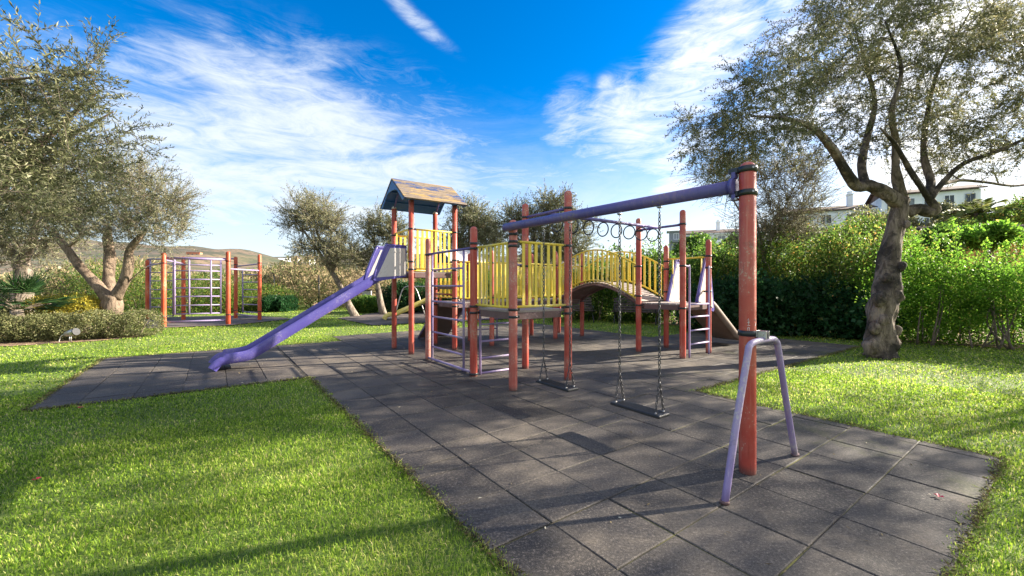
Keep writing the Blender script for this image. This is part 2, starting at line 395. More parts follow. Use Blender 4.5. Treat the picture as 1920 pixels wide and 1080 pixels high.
def bark(name, a, b, dark=(.025, .02, .017), scl=1., dk=.53):
    m, t = newmat(name); g = G(t); co = g.coord('Object')
    v = g.noise(g.map(co, (9*scl, 9*scl, 2.2*scl)), 1.4, 7, .7, .8); p = g.noise(co, 1.8*scl, 4, .6)
    c = g.mix(g.ramp(v, .35, .65), a, b); c = g.mix(g.ramp(g.math('ADD', g.math('MULTIPLY', p, .7), g.math('MULTIPLY', v, .3)), dk, dk+.08, 0, .9), c, dark)
    c = g.mix(g.ramp(g.noise(co, 24*scl, 4, .7), .58, .75, 0, .5), c, tuple(min(1, x*1.5) for x in b))
    g.out(c, .9, g.bump(g.math('ADD', v, g.math('MULTIPLY', g.noise(co, 30*scl, 4, .7), .35)), 1.0, .035)); return m
M['bark'] = bark('old_olive_bark', (.10, .075, .055), (.30, .25, .20))
M['bark_dark'] = bark('hollow_dark_olive_bark', (.07, .05, .036), (.30, .235, .18), (.016, .012, .010), .9, .475)
M['bark_tan'] = bark('tan_olive_bark', (.10, .068, .046), (.27, .20, .14), (.06, .04, .025))
M['twig'] = bark('thin_branch_bark', (.12, .09, .065), (.26, .21, .16), (.07, .05, .04), 2.)

# ------------------------------------------------------------------ ground
RECTS = [(-2.12, 1.98, -4.2, -1.5), (-2.12, 9.0, -1.5, 2.42), (-2.12, 6.45, 2.42, 6.6), (-5.08, -2.12, 2.5, 6.66), (-.65, 6.45, 6.6, 7.75)]
SEAMS = [(-2.3, -1.9, 2.53, 6.57), (-2.08, 1.94, -1.7, -1.3), (-2.08, 6.4, 2.2, 2.6), (-.6, 6.4, 6.4, 6.8)]
def in_rects(b, a, g=0.):
    m = np.zeros(len(b), bool)
    for (b0, b1, a0, a1) in RECTS+SEAMS: m |= (b > b0+g) & (b < b1-g) & (a > a0+g) & (a < a1-g)
    return m
def in_poly(x, y, P):
    ins = np.zeros(len(x), bool); n = len(P)
    for i in range(n):
        x1, y1 = P[i][0], P[i][1]; x2, y2 = P[(i+1) % n][0], P[(i+1) % n][1]
        c = ((y1 > y) != (y2 > y)) & (x < (x2-x1)*(y-y1)/((y2-y1) if y2 != y1 else 1e-9)+x1)
        ins ^= c
    return ins
PADS = [[GR(278, 616), GR(432, 610), GR(550, 598), GR(470, 591), GR(262, 596)],
        [GR(632, 597), GR(700, 610.5), GR(820, 604), GR(960, 598), GR(960, 587.5), GR(735, 582.5)]]
BEDS = [[Vector((-20, 9.2, 0)), Vector((-12.0, 9.7, 0)), Vector((-10.8, 10.6, 0)), Vector((-10.3, 11.6, 0)), Vector((-11.5, 12.6, 0)), Vector((-17, 16, 0)), Vector((-30, 18, 0))],
        [Vector((5.2, 15.6, 0)), Vector((7.2, 13.4, 0)), Vector((9.4, 12.2, 0)), Vector((9.6, 10.7, 0)), Vector((11.6, 9.3, 0)), Vector((16, 6.8, 0)), Vector((26, 4, 0)), Vector((30, 30, 0)), Vector((8, 26, 0))]]

def lawn_mat():
    m, t = newmat('lawn_turf'); g = G(t); co = g.coord()
    a = g.noise(co, .35, 5, .6); b = g.noise(co, 40, 4, .7)
    c = g.mix(g.ramp(a, .35, .65), (.06, .11, .014), (.12, .18, .026)); c = g.mix(g.ramp(b, .45, .7), c, (.20, .24, .05))
    g.out(c, .9, g.bump(b, .6, .03)); return m
me = bpy.data.meshes.new('lawn')
# one sheet to the horizon, rising gently into country beyond the garden fence
gx = np.concatenate([np.linspace(-900, -60, 30), np.linspace(-50, 50, 41), np.linspace(60, 900, 30)])
gy = np.concatenate([np.linspace(-40, 40, 33), np.linspace(48, 200, 20), np.linspace(230, 1500, 30)])
def ground_z(x, y):
    # right-hand hillside that carries the apartment blocks
    s = np.clip((y-26)/40, 0, 1)**1.3*np.clip((x-12)/22, 0, 1)*6.5
    return -.022+s
XX, YY = np.meshgrid(gx, gy); ZZ = ground_z(XX, YY)
V = np.stack([XX, YY, ZZ], -1).reshape(-1, 3); nx = len(gx); F = []
for j in range(len(gy)-1):
    for i in range(nx-1): F.append((j*nx+i, j*nx+i+1, j*nx+nx+i+1, j*nx+nx+i))
me.from_pydata([tuple(v) for v in V], [], F); me.materials.append(lawn_mat()); me.polygons.foreach_set('use_smooth', [True]*len(F))
lawn = bpy.data.objects.new('lawn', me); col.objects.link(lawn); tag(lawn, kind='structure')

# rubber tiles, laid one by one with small height and tilt differences
tb, tr = [], []
b_lines = -2.17+.5*np.arange(-8, 26); a_lines = -4.2+.5*np.arange(-1, 26)
tv, trn = [], []
for (b0, b1, a0, a1) in RECTS:
    for i in range(len(b_lines)-1):
        for j in range(len(a_lines)-1):
            x0, x1 = max(b0, b_lines[i]), min(b1, b_lines[i+1]); y0, y1 = max(a0, a_lines[j]), min(a1, a_lines[j+1])
            if x1-x0 < .06 or y1-y0 < .06: continue
            g_ = random.uniform(.0026, .0048); e = .006; zt = random.gauss(0, .0016); tx, ty = random.gauss(0, .002), random.gauss(0, .002)
            jx, jy = random.gauss(0, .0022), random.gauss(0, .0022)
            def zz(x, y): return zt+(x-x0-.25)*tx+(y-y0-.25)*ty
            xa, xb, ya, yb = x0+g_+jx, x1-g_+jx, y0+g_+jy, y1-g_+jy
            top = [(xa+e, ya+e), (xb-e, ya+e), (xb-e, yb-e), (xa+e, yb-e)]; out = [(xa, ya), (xb, ya), (xb, yb), (xa, yb)]
            T = [W(*p, zz(*p)) for p in top]; O = [W(*p, zz(*p)-.005) for p in out]; B = [W(*p, -.03) for p in out]
            quads = [T]
            for k in range(4):
                q = (k+1) % 4; quads += [[O[k], O[q], T[q], T[k]], [B[k], B[q], O[q], O[k]]]
            r_ = random.random()
            for q in quads: tv += [tuple(v) for v in q]; trn.append(r_)
paving = tag(fast_mesh('paving', np.array(tv), 4, M['paving'], attr=trn), kind='structure')
m_ = MB()
for (b0, b1, a0, a1) in RECTS:
    m_.add([W(b0, a0, -.0075), W(b1, a0, -.0075), W(b1, a1, -.0075), W(b0, a1, -.0075)], [(0, 1, 2, 3)])
tag(m_.build('paving_bed', M['joint']), kind='structure')
def pad_mat():
    m, t = newmat('dusty_safety_pad'); g = G(t); co = g.coord()
    c = g.mix(g.ramp(g.noise(co, .8, 6, .65), .4, .65), (.05, .042, .042), (.15, .115, .10))
    g.out(c, .8, g.bump(g.noise(co, 60, 3), .5, .004)); return m
M['pad'] = pad_mat()
for P in PADS:
    m_ = MB(); m_.add([Vector((p.x, p.y, .012)) for p in P], [tuple(range(len(P)))][0:1]); tag(m_.build('safety_pad_paving', M['pad']), kind='structure')
def soil_mat():
    m, t = newmat('dry_leaf_litter'); g = G(t); co = g.coord()
    c = g.mix(g.ramp(g.noise(co, 5, 6, .7), .4, .62), (.09, .055, .035), (.34, .22, .13)); c = g.mix(g.ramp(g.noise(co, 1, 4), .5, .7, 0, .6), c, (.5, .36, .24))
    g.out(c, .95, g.bump(g.noise(co, 22, 5, .7), 1., .04)); return m
M['soil'] = soil_mat()
for P in BEDS:
    m_ = MB(); m_.add([Vector((p.x, p.y, ground_z(np.array(p.x), np.array(p.y))+.016 if p.y < 26 else 7.)) for p in P], [tuple(range(len(P)))])
    # keep the bed flat and inside the level part of the garden
    m_.v = [(x, min(y, 26), .0-.006) for x, y, z in m_.v]
    tag(m_.build('planting_bed_soil', M['soil']), kind='structure')

# grass blades over the lawn, thinner with distance
def grass():
    C, A = [], []
    shells = [(.75, 2.2, 12500), (2.2, 3.5, 10000), (3.5, 5.5, 6000), (5.5, 8.5, 3000), (8.5, 13, 800), (13, 20, 330), (20, 30, 120)]
    for (r0, r1, rho) in shells:
        half = R(66); area = half*(r1*r1-r0*r0); n = int(area*rho)
        th = rng.uniform(-half, half, n); r = np.sqrt(rng.uniform(r0*r0, r1*r1, n))
        x, y = r*np.sin(th), r*np.cos(th)
        b, a = WI(x, y)
        # ragged edge
        wob = .035*np.sin(3.1*x+2.3*y)+.025*np.sin(13*y-9*x)+.018*np.sin(37*x+23*y)+rng.normal(0, .012, n)
        keep = ~in_rects(b+wob, a-wob, .02)
        for P in PADS+BEDS: keep &= ~in_poly(x, y, P)
        x, y, r = x[keep], y[keep], r[keep]; n = len(x)
        ph = rng.uniform(0, 2*np.pi, n)
        patch = .5+.5*np.sin(x*2.1+1.3*np.sin(y*1.7))*np.sin(y*2.7+np.sin(x*1.1))
        ln = rng.uniform(.013, .034, n)*(.85+.35*patch)*np.clip(.85+r*.02, 1, 1.5)
        lean = rng.uniform(.15, 1.6, n)
        wd = rng.uniform(.0022, .0048, n)*np.clip(r/2.4, 1, 9)
        dxx, dyy = np.cos(ph), np.sin(ph)
        base = np.stack([x, y, np.full(n, -.022)], 1)
        side = np.stack([-dyy, dxx, np.zeros(n)], 1)*wd[:, None]
        mid = base+np.stack([dxx*np.sin(lean*.5)*ln*.55, dyy*np.sin(lean*.5)*ln*.55, np.cos(lean*.5)*ln*.55+.006], 1)
        tip = mid+np.stack([dxx*np.sin(lean*1.2)*ln*.6, dyy*np.sin(lean*1.2)*ln*.6, np.cos(lean*1.2)*ln*.6], 1)
        q = np.stack([base-side*.6, mid-side*.5, tip, mid+side*.5], 1)
        C.append(q.reshape(-1, 3)); A.append(np.clip(rng.normal(.45, .27, n)+.25*(patch-.5)+(rng.random(n) < .035)*.5, 0, 1))
    return np.concatenate(C), np.concatenate(A)
gv, ga = grass()
tag(fast_mesh('grass', gv, 4, M['grass'], attr=ga), 'short bright green lawn grass around the dark rubber paving', 'grass', kind='stuff')

# ------------------------------------------------------------------ foliage builders
def unit(v): return v/np.maximum(np.linalg.norm(v, axis=1, keepdims=True), 1e-9)
def leaf_quads(pos, d, ln, wd, curl=.15):
    n = len(pos); d = unit(d); s = unit(np.cross(d, unit(rng.normal(size=(n, 3))))); nn = np.cross(d, s)
    ln = ln[:, None]; wd = wd[:, None]
    return np.stack([pos, pos+d*ln*.45+s*wd*.5+nn*ln*curl*.4, pos+d*ln, pos+d*ln*.45-s*wd*.5+nn*ln*curl*.4], 1).reshape(-1, 3)
def prisms(p0, p1, r0, r1):
    """three-sided thin twigs"""
    n = len(p0); d = unit(p1-p0); u = unit(np.cross(d, np.tile([[.3, .2, .93]], (n, 1)))); v = np.cross(d, u); Q = []
    for k in range(3):
        a0, a1 = 2*math.pi*k/3, 2*math.pi*(k+1)/3
        o0 = u*math.cos(a0)+v*math.sin(a0); o1 = u*math.cos(a1)+v*math.sin(a1)
        Q.append(np.stack([p0+o0*r0[:, None], p0+o1*r0[:, None], p1+o1*r1[:, None], p1+o0*r1[:, None]], 1))
    return np.concatenate(Q).reshape(-1, 3)

def tree(name, label, cat, loc, limbs, crowns, ntgt, mats, leaf=(.05, .011), twigs=8, per=20, tl=(.25, .6), up=.35,
         group=None, trunk_bump=.1, seg=14, branch_r=.02, shell=.55, droop=.0, burls=(), min_r=.003):
    """limbs: [(points, radii)]; crowns: [(centre, radii, weight)]"""
    root = thing(name, label, cat, loc, 0, group); L0 = np.array(loc)
    nodes, rads = [], []; m = MB()
    for k, (P, rr) in enumerate(limbs):
        sp = smooth_path([Vector(p)-Vector(loc) for p in P], 5); rl = lerp_list(rr, len(sp))
        m.tube(sp, rl, seg if rr[0] > .05 else 8, bump=trunk_bump if rr[0] > .09 else trunk_bump*.5)
        for i, (q, r) in enumerate(zip(sp, rl)):
            if r < .14 or k > 0: nodes.append(q); rads.append(r)
    for (bp, br_) in burls:
        c = P_(*bp, -.13)-Vector(loc); nb0 = len(m.v); m.sphere(c, br_, 14, 9, (1., 1.3, 1.5))
        for i in range(nb0, len(m.v)):
            q = Vector(m.v[i])-c; k = 1+.18*math.sin(q.x*38+br_*90)*math.sin(q.z*31); m.v[i] = tuple(c+q*k)
    m.build('trunk', mats[1], root)
    wts = np.array([c[2] for c in crowns]); wts = wts/wts.sum()
    tg = []
    for i in range(ntgt):
        c, rd, _ = crowns[rng.choice(len(crowns), p=wts)]
        v = rng.normal(size=3); v /= np.linalg.norm(v); rr_ = rng.uniform(shell, 1.)**.8
        tg.append(np.array(c)-L0+v*np.array(rd)*rr_)
    nodes = [np.array(n_) for n_ in nodes]; base_n = len(nodes)
    tg.sort(key=lambda t: min(np.linalg.norm(t-n_) for n_ in nodes[:base_n:3]))
    NA = np.array(nodes); mb = MB(); TB, TD, TL, TC = [], [], [], []
    for ti, t in enumerate(tg):
        dd = np.linalg.norm(NA-t, axis=1)+.35*np.maximum(0, NA[:, 2]-t[2]); k = int(np.argmin(dd)); p0 = NA[k]; D = np.linalg.norm(t-p0)
        if D < .05: continue
        c1 = p0+(t-p0)*.33+rng.normal(size=3)*D*.09+np.array([0, 0, D*.10]); c2 = p0+(t-p0)*.68+rng.normal(size=3)*D*.08+np.array([0, 0, D*.10*(1-droop)])
        path = smooth_path([p0, c1, c2, t], 3); r0 = min(branch_r*min(1, .35+D*.5), rads[k]*.8) if k < len(rads) else branch_r*.4
        rl = np.linspace(max(r0, min_r), min_r, len(path)); mb.tube(path, rl, 5, cap=False)
        NA = np.vstack([NA, np.array([list(q) for q in path[2:-1]])]); rads += list(rl[2:-1])
        dirb = (t-np.array(c2)); dirb /= np.linalg.norm(dirb)+1e-9; cl = rng.normal(0, .14)
        for j in range(twigs):
            f = rng.uniform(.35, 1.); q = np.array(path[min(len(path)-1, int(f*len(path)))])
            d = dirb*.7+rng.normal(size=3)*.65+np.array([0, 0, up-droop]); d /= np.linalg.norm(d)
            TB.append(q); TD.append(d); TL.append(rng.uniform(*tl)); TC.append(cl)
    TB, TD, TL, TC = map(np.array, (TB, TD, TL, TC))
    bend = rng.normal(size=TD.shape)*.18+np.array([0, 0, -.12-droop*.4])
    mid = TB+TD*(TL*.5)[:, None]; end = mid+unit(TD+bend)*(TL*.5)[:, None]
    r = np.full(len(TB), min_r*.85)
    tv = np.concatenate([prisms(TB, mid, r, r*.75), prisms(mid, end, r*.75, r*.4)])
    bq = np.array([mb.v[i] for f in mb.f for i in f]); fast_mesh('twigs', np.concatenate([bq, tv]), 4, mats[2], root)  # one mesh for the connecting branches and the twigs
    n = len(TB); t = np.tile(np.linspace(.12, 1.02, per), (n, 1))+rng.uniform(-.03, .03, (n, per))
    pos = np.where(t[..., None] < .5, TB[:, None]+(mid-TB)[:, None]*(t*2)[..., None], mid[:, None]+(end-mid)[:, None]*(t*2-1)[..., None])
    dirs = TD[:, None]*.65+rng.normal(size=(n, per, 3))*.6+np.array([0, 0, .12])
    ln = rng.uniform(.7, 1.15, n*per)*leaf[0]; wd = rng.uniform(.75, 1.2, n*per)*leaf[1]
    q = leaf_quads(pos.reshape(-1, 3), dirs.reshape(-1, 3), ln, wd)
    at = np.clip(rng.normal(.42, .2, n*per)+np.repeat(TC, per)+(rng.random(n*per) < .05)*.35, 0, 1)
    fast_mesh('crown', q, 4, mats[0], root, attr=at)
    return root

def blob_leaves(lumps, n, leaf, bump=.22, upbias=.3, shellmin=.72, floor=.0):
    vol = np.array([r[0]*r[1]+r[1]*r[2]+r[0]*r[2] for c, r in lumps]); ks = rng.choice(len(lumps), n, p=vol/vol.sum())
    C = np.array([c for c, r in lumps])[ks]; Rr = np.array([r for c, r in lumps])[ks]
    v = unit(rng.normal(size=(n, 3))); az_ = np.arctan2(v[:, 1], v[:, 0]); el_ = np.arcsin(v[:, 2])
    ph = ks*1.7
    bm = 1+bump*(.5*np.sin(5*az_+ph)*np.cos(4*el_+ph)+.35*np.sin(9*az_-3*el_+ph)+.3*np.sin(13*el_+7*az_)+.25*rng.normal(size=n)*.5)
    rr = rng.uniform(shellmin, 1., n)**.6*bm
    pos = C+v*Rr*rr[:, None]; pos[:, 2] = np.maximum(pos[:, 2], floor+rng.uniform(.0, .12, n))
    d = v*.7+rng.normal(size=(n, 3))*.7+np.array([0, 0, upbias])
    ln = rng.uniform(.65, 1.2, n)*leaf[0]; wd = rng.uniform(.75, 1.2, n)*leaf[1]
    tone = np.clip(rng.normal(.42, .2, n)+.10*np.sin(6*az_+ph+3*el_)+(rng.random(n) < .06)*.35, 0, 1)
    return leaf_quads(pos, d, ln, wd, .25), tone
def bush(name, label, cat, lumps, n, leaf, mat, stems=8, group=None, **kw):
    c = np.mean([c for c, r in lumps], axis=0); loc = (c[0], c[1], 0.)
    root = thing(name, label, cat, loc, 0, group)
    L = [((cc[0]-loc[0], cc[1]-loc[1], cc[2]), r) for cc, r in lumps]
    q, t = blob_leaves(L, n, leaf, **kw); fast_mesh('foliage', q, 4, mat, root, attr=t)
    m = MB()
    for i in range(stems):
        cc, r = L[rng.integers(len(L))]; b0 = Vector((cc[0]+rng.uniform(-.5, .5)*r[0], cc[1]+rng.uniform(-.3, .3)*r[1], 0))
        e = Vector((cc[0]+rng.uniform(-.7, .7)*r[0], cc[1]+rng.uniform(-.7, .7)*r[1], cc[2]+rng.uniform(.2, .8)*r[2]))
        md = b0.lerp(e, .5)+Vector(rng.normal(size=3)*.12); m.tube(smooth_path([b0, md, e], 3), lerp_list([.022, .008], 7), 5)
    m.build('stems', M['twig'], root); return root

# ------------------------------------------------------------------ the play structure (local axes: x = b, y = a)
V3 = Vector
PS = thing('play_structure', 'large red and yellow climbing structure with roofed tower, purple slide and arched bridge', 'climbing frame', (X0, Y0, 0), TH)
def mkpost(x, y, h, mat, parent, r=.058, clamps=(), dome=True, ribs=True):
    m = MB(); seg = 24
    path = [V3((x, y, 0)), V3((x, y, h*.33)), V3((x, y, h*.66)), V3((x, y, h-.05 if dome else h))]
    # shallow lengthwise grooves of the turned, split timber
    Vv = []; n = 0; lev = [(0, 1.), (.01, 1.02), (h*.5, 1.)]
    lev += [(h-.055, 1.), (h-.035, .93), (h-.018, .76), (h-.006, .48), (h, .12)] if dome else [(h, 1.)]
    rot = random.uniform(0, 6)
    for z, k in lev:
        for i in range(seg):
            a = 2*math.pi*i/seg+rot; rr = r*k*(1-(.035 if (i % 6 == 0 and ribs) else 0)); Vv.append((x+math.cos(a)*rr, y+math.sin(a)*rr, z))
    F = [(j*seg+i, j*seg+(i+1) % seg, (j+1)*seg+(i+1) % seg, (j+1)*seg+i) for j in range(len(lev)-1) for i in range(seg)]
    F.append(tuple((len(lev)-1)*seg+i for i in range(seg))); m.add(Vv, F, True)
    o = m.build('post', mat, parent)
    for (z, lug) in clamps: mkclamp(x, y, z, o, r, lug)
    return o
def mkclamp(x, y, z, parent, r=.058, lug=None, hgt=.036):
    m = MB(); m.tube([V3((x, y, z-hgt/2)), V3((x, y, z-hgt/2+.004)), V3((x, y, z+hgt/2-.004)), V3((x, y, z+hgt/2))], [r+.003, r+.009, r+.009, r+.003], 20)
    for ang in (lug or ()):
        c, s = math.cos(ang), math.sin(ang); Mr = Matrix.Rotation(ang, 3, 'Z')
        m.box((x+c*(r+.022), y+s*(r+.022), z), (.05, .034, hgt*1.05), Mr, .004)
        m.tube([V3((x+c*(r+.03)-s*.024, y+s*(r+.03)+c*.024, z)), V3((x+c*(r+.03)+s*.024, y+s*(r+.03)-c*.024, z))], .007, 8)
    return m.build('clamp', M['clamp'], parent)
Rt, Lf, Up, Dn = 0, math.pi, math.pi/2, -math.pi/2      # directions +b, -b, +a, -a
# near platform
mkpost(0, 0, 2.33, M['red_pale'], PS, .059, [(2.27, (Dn,)), (2.13, (Dn,)), (2.03, (Rt, Up)), (1.97, (Rt, Up)), (1.10, (Rt, Up)), (1.00, (Rt,))])
mkpost(0, 1.06, 2.36, M['red'], PS, .058, [(2.09, (Up,)), (2.01, (Dn,)), (1.10, (Dn,)), (1.00, (Rt,)), (.035, (Up,))])
mkpost(1.03, 0, 2.87, M['red'], PS, .058, [(2.60, (Up,)), (2.03, (Lf,)), (1.11, (Lf,)), (1.01, (Lf,))])
mkpost(1.03, 1.06, 2.84, M['red'], PS, .058, [(2.60, (Dn,)), (1.76, (Lf,)), (1.00, (Dn,))])
# right platform
mkpost(4.12, 1.06, 2.88, M['red'], PS, .058, [(2.60, (Dn,)), (1.84, (Up,)), (1.20, (Up,)), (1.00, (Dn,))])
mkpost(4.13, .03, 2.91, M['red'], PS, .058, [(2.63, (Up,)), (1.81, (Rt,)), (.98, (Up, Rt))])
mkpost(5.14, 1.07, 2.35, M['red'], PS, .056, [(1.98, (Dn,)), (1.80, (Up,)), (1.28, (Dn,)), (1.06, (Dn,))])
mkpost(5.17, .08, 2.40, M['red'], PS, .056, [(2.05, (Up,)), (1.80, (Lf,)), (1.30, (Up,)), (.98, (Lf,))])
# tower
for (x, y, h, cl) in ((0, 4.60, 3.16, [(2.56, (Dn,)), (1.80, (Dn,))]), (0, 3.60, 3.20, [(2.60, (Rt, Up)), (1.92, (Up,)), (1.76, (Rt,))]),
                      (1.04, 4.66, 3.16, [(2.56, (Lf,)), (1.76, (Lf,)), (1.12, (Rt,)), (.96, (Rt,))]), (1.02, 3.62, 3.20, [(2.60, (Lf,)), (1.76, (Lf,)), (1.98, (Rt,)), (1.14, (Rt,)), (.96, (Rt,))])):
    mkpost(x, y, h, M['red'], PS, .056, cl, dome=False)
# walkway, far platform, bridge posts
for (x, y, h) in ((2.02, 4.68, 2.25), (2.02, 3.64, 2.25), (4.02, 4.65, 2.33), (4.07, 3.69, 2.34), (5.08, 4.66, 2.30), (5.08, 3.70, 2.33)):
    mkpost(x, y, h, M['red'], PS, .056, [(1.96, ()), (1.14, ()), (.98, ())])
mkpost(.04, 2.86, 2.34, M['red_pale'], PS, .05, [(2.02, (Dn,))])

# platforms: deck boards on a frame
def platform(x0, x1, y0, y1, z, along='x', edge=True):
    m = MB(); n = 7; w_ = ((y1-y0) if along == 'x' else (x1-x0)); s_ = w_/n
    for k in range(n):
        if along == 'x': m.box(((x0+x1)/2, y0+s_*(k+.5), z-.015), (x1-x0, s_-.010, .03), bev=.003)
        else: m.box((x0+s_*(k+.5), (y0+y1)/2, z-.015), (s_-.010, y1-y0, .03), bev=.003)
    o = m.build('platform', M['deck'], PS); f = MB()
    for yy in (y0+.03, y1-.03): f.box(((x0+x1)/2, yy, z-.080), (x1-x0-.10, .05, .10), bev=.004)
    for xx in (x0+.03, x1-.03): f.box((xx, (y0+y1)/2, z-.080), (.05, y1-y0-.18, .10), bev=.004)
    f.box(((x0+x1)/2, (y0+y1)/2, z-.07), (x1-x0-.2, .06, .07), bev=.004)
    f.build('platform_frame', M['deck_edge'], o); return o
platform(.045, .99, .045, 1.02, 1.08); platform(4.16, 5.12, .05, 1.04, 1.06); platform(.04, .99, 3.63, 4.60, 1.72)
platform(1.07, 1.98, 3.66, 4.64, 1.05); platform(2.05, 3.99, 3.70, 4.62, 1.05, 'y'); platform(4.11, 5.04, 3.73, 4.62, 1.05)

def railing(p0, p1, zb, zt, n, mat='yellow', rr=.019, slat=(.052, .016), inset=.09, off=0., arch=0., hoop=False):
    """tube rails top and bottom with flat slats between"""
    p0 = V3((p0[0], p0[1], 0)); p1 = V3((p1[0], p1[1], 0)); d = (p1-p0); L = d.length; d.normalize(); nrm = V3((-d.y, d.x, 0)); ang = math.atan2(d.y, d.x); Mr = Matrix.Rotation(ang, 3, 'Z')
    zf = lambda t: arch*math.sin(math.pi*t)**1.0
    m = MB()
    for k in range(n):
        t = (inset+(L-2*inset)*k/(n-1))/L; q = p0+d*L*t+nrm*off; z0, z1 = zb+zf(t)+rr*.4, zt+zf(t)-rr*.4
        tilt = random.gauss(0, .004)
        m.box((q.x+tilt, q.y, (z0+z1)/2), (slat[0], slat[1], z1-z0), Mr, .004)
    o = m.build('railing', M[mat], PS)
    for nm, z in (('top_rail', zt), ('bottom_rail', zb)):
        b = MB(); K = 24 if arch else 1
        b.tube([p0+d*L*i/K+nrm*off+V3((0, 0, z+zf(i/K))) for i in range(K+1)], rr, 12); b.build(nm, M[mat], o)
    return o
railing((.02, .03), (.02, 1.04), 1.125, 2.025, 8, off=.0, inset=.13)          # near platform, left side
railing((.05, 0.), (.99, 0.), 1.135, 2.035, 7, inset=.13)                      # near platform, front side
railing((.99, 3.61), (.03, 3.61), 1.775, 2.60, 8, inset=.12)                   # tower front
railing((.04, 4.62), (1.0, 4.64), 1.775, 2.56, 8, inset=.12)                   # tower back
railing((1.07, 3.63), (1.98, 3.64), 1.13, 1.96, 7, inset=.12)
railing((2.06, 3.65), (4.02, 3.68), 1.13, 1.97, 15, inset=.12)
railing((2.06, 4.67), (3.98, 4.66), 1.13, 1.97, 15, inset=.12)
railing((1.08, 4.66), (1.98, 4.68), 1.13, 1.96, 7, inset=.12)
railing((4.06, 4.66), (5.04, 4.66), 1.13, 1.96, 7, inset=.12)
railing((5.08, 4.62), (5.08, 3.74), 1.13, 1.96, 7, inset=.12)
BR0, BR1, ARCH = 1.10, 3.66, .42
railing((4.13, BR0), (4.09, BR1), 1.135, 1.86, 17, arch=ARCH, inset=.10)
railing((5.12, BR0), (5.08, BR1), 1.135, 1.86, 17, arch=ARCH, inset=.10)
# bridge deck
m = MB(); nb = 26
for k in range(nb):
    t = (k+.5)/nb; y = BR0-.02+(BR1-BR0+.04)*t; z = 1.075+ARCH*math.sin(math.pi*t); sl_ = math.atan(ARCH*math.pi*math.cos(math.pi*t)/(BR1-BR0))
    m.box((4.61, y, z), (.90, (BR1-BR0)/nb*math.sqrt(1+math.tan(sl_)**2)-.018, .028), Matrix.Rotation(sl_, 3, 'X'), .003)
br = m.build('bridge_deck', M['deck'], PS)
for xx in (4.19, 5.03):
    b = MB(); pts = [V3((xx, BR0+(BR1-BR0)*i/20, 1.02+ARCH*math.sin(math.pi*i/20))) for i in range(21)]
    b.tube(pts, .032, 10); b.build('arched_beam', M['deck_edge'], br)
# soffit boards under the arch
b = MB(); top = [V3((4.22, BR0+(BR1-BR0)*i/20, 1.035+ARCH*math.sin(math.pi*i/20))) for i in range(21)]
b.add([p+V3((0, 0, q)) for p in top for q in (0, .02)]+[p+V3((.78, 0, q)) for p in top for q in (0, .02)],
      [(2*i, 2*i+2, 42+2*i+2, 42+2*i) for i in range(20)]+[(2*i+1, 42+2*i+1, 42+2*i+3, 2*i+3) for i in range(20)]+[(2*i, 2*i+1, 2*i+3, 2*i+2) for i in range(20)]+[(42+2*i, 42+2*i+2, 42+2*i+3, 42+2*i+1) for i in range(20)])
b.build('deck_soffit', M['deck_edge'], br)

# tower roof: two worn slopes, blue inside, gable boards with an arched cut-out
rx0, rx1, ye0, ye1, yr, ze, zr = -.24, 1.19, 3.36, 4.84, 4.10, 3.17, 3.70
def slope(y_e):
    m = MB(); d = V3((0, yr-y_e, zr-ze)); n_ = d.cross(V3((1, 0, 0))).normalized(); n_ = n_ if n_.z > 0 else -n_
    nb_ = 5
    for k in range(nb_):
        a0, a1 = k/nb_, (k+1)/nb_-.004
        lift = .0015*(k % 2)
        P = [V3((rx0, y_e, ze))+d*a0, V3((rx1, y_e, ze))+d*a0, V3((rx1, y_e, ze))+d*a1, V3((rx0, y_e, ze))+d*a1]
        P = [p+n_*lift for p in P]; m.add(P+[p+n_*.028 for p in P], [(0, 1, 2, 3), (7, 6, 5, 4), (0, 4, 5, 1), (1, 5, 6, 2), (2, 6, 7, 3), (3, 7, 4, 0)])
    return m, n_
s1, n1_ = slope(ye0); roof = s1.build('roof', M['roof'], PS)
s2, n2_ = slope(ye1); s2.build('roof_slope', M['roof'], roof)
for y_e, n_ in ((ye0, n1_), (ye1, n2_)):
    b = MB(); d = V3((0, yr-y_e, zr-ze)); P = [V3((rx0+.012, y_e, ze))+d*.02, V3((rx1-.012, y_e, ze))+d*.02, V3((rx1-.012, y_e, ze))+d*.985, V3((rx0+.012, y_e, ze))+d*.985]
    P = [p-n_*.004 for p in P]; b.add(P+[p-n_*.014 for p in P], [(0, 3, 2, 1), (4, 5, 6, 7), (0, 1, 5, 4), (1, 2, 6, 5), (2, 3, 7, 6), (3, 0, 4, 7)])
    for f in (.3, .62):       # battens
        c = V3(((rx0+rx1)/2, y_e, ze))+d*f-n_*.03; b.box(c, (rx1-rx0-.1, .05, .03), Matrix.Rotation(math.atan2(d.z, d.y) if d.y > 0 else math.atan2(-d.z, -d.y), 3, 'X'))
    b.build('roof_lining', M['blue'], roof)
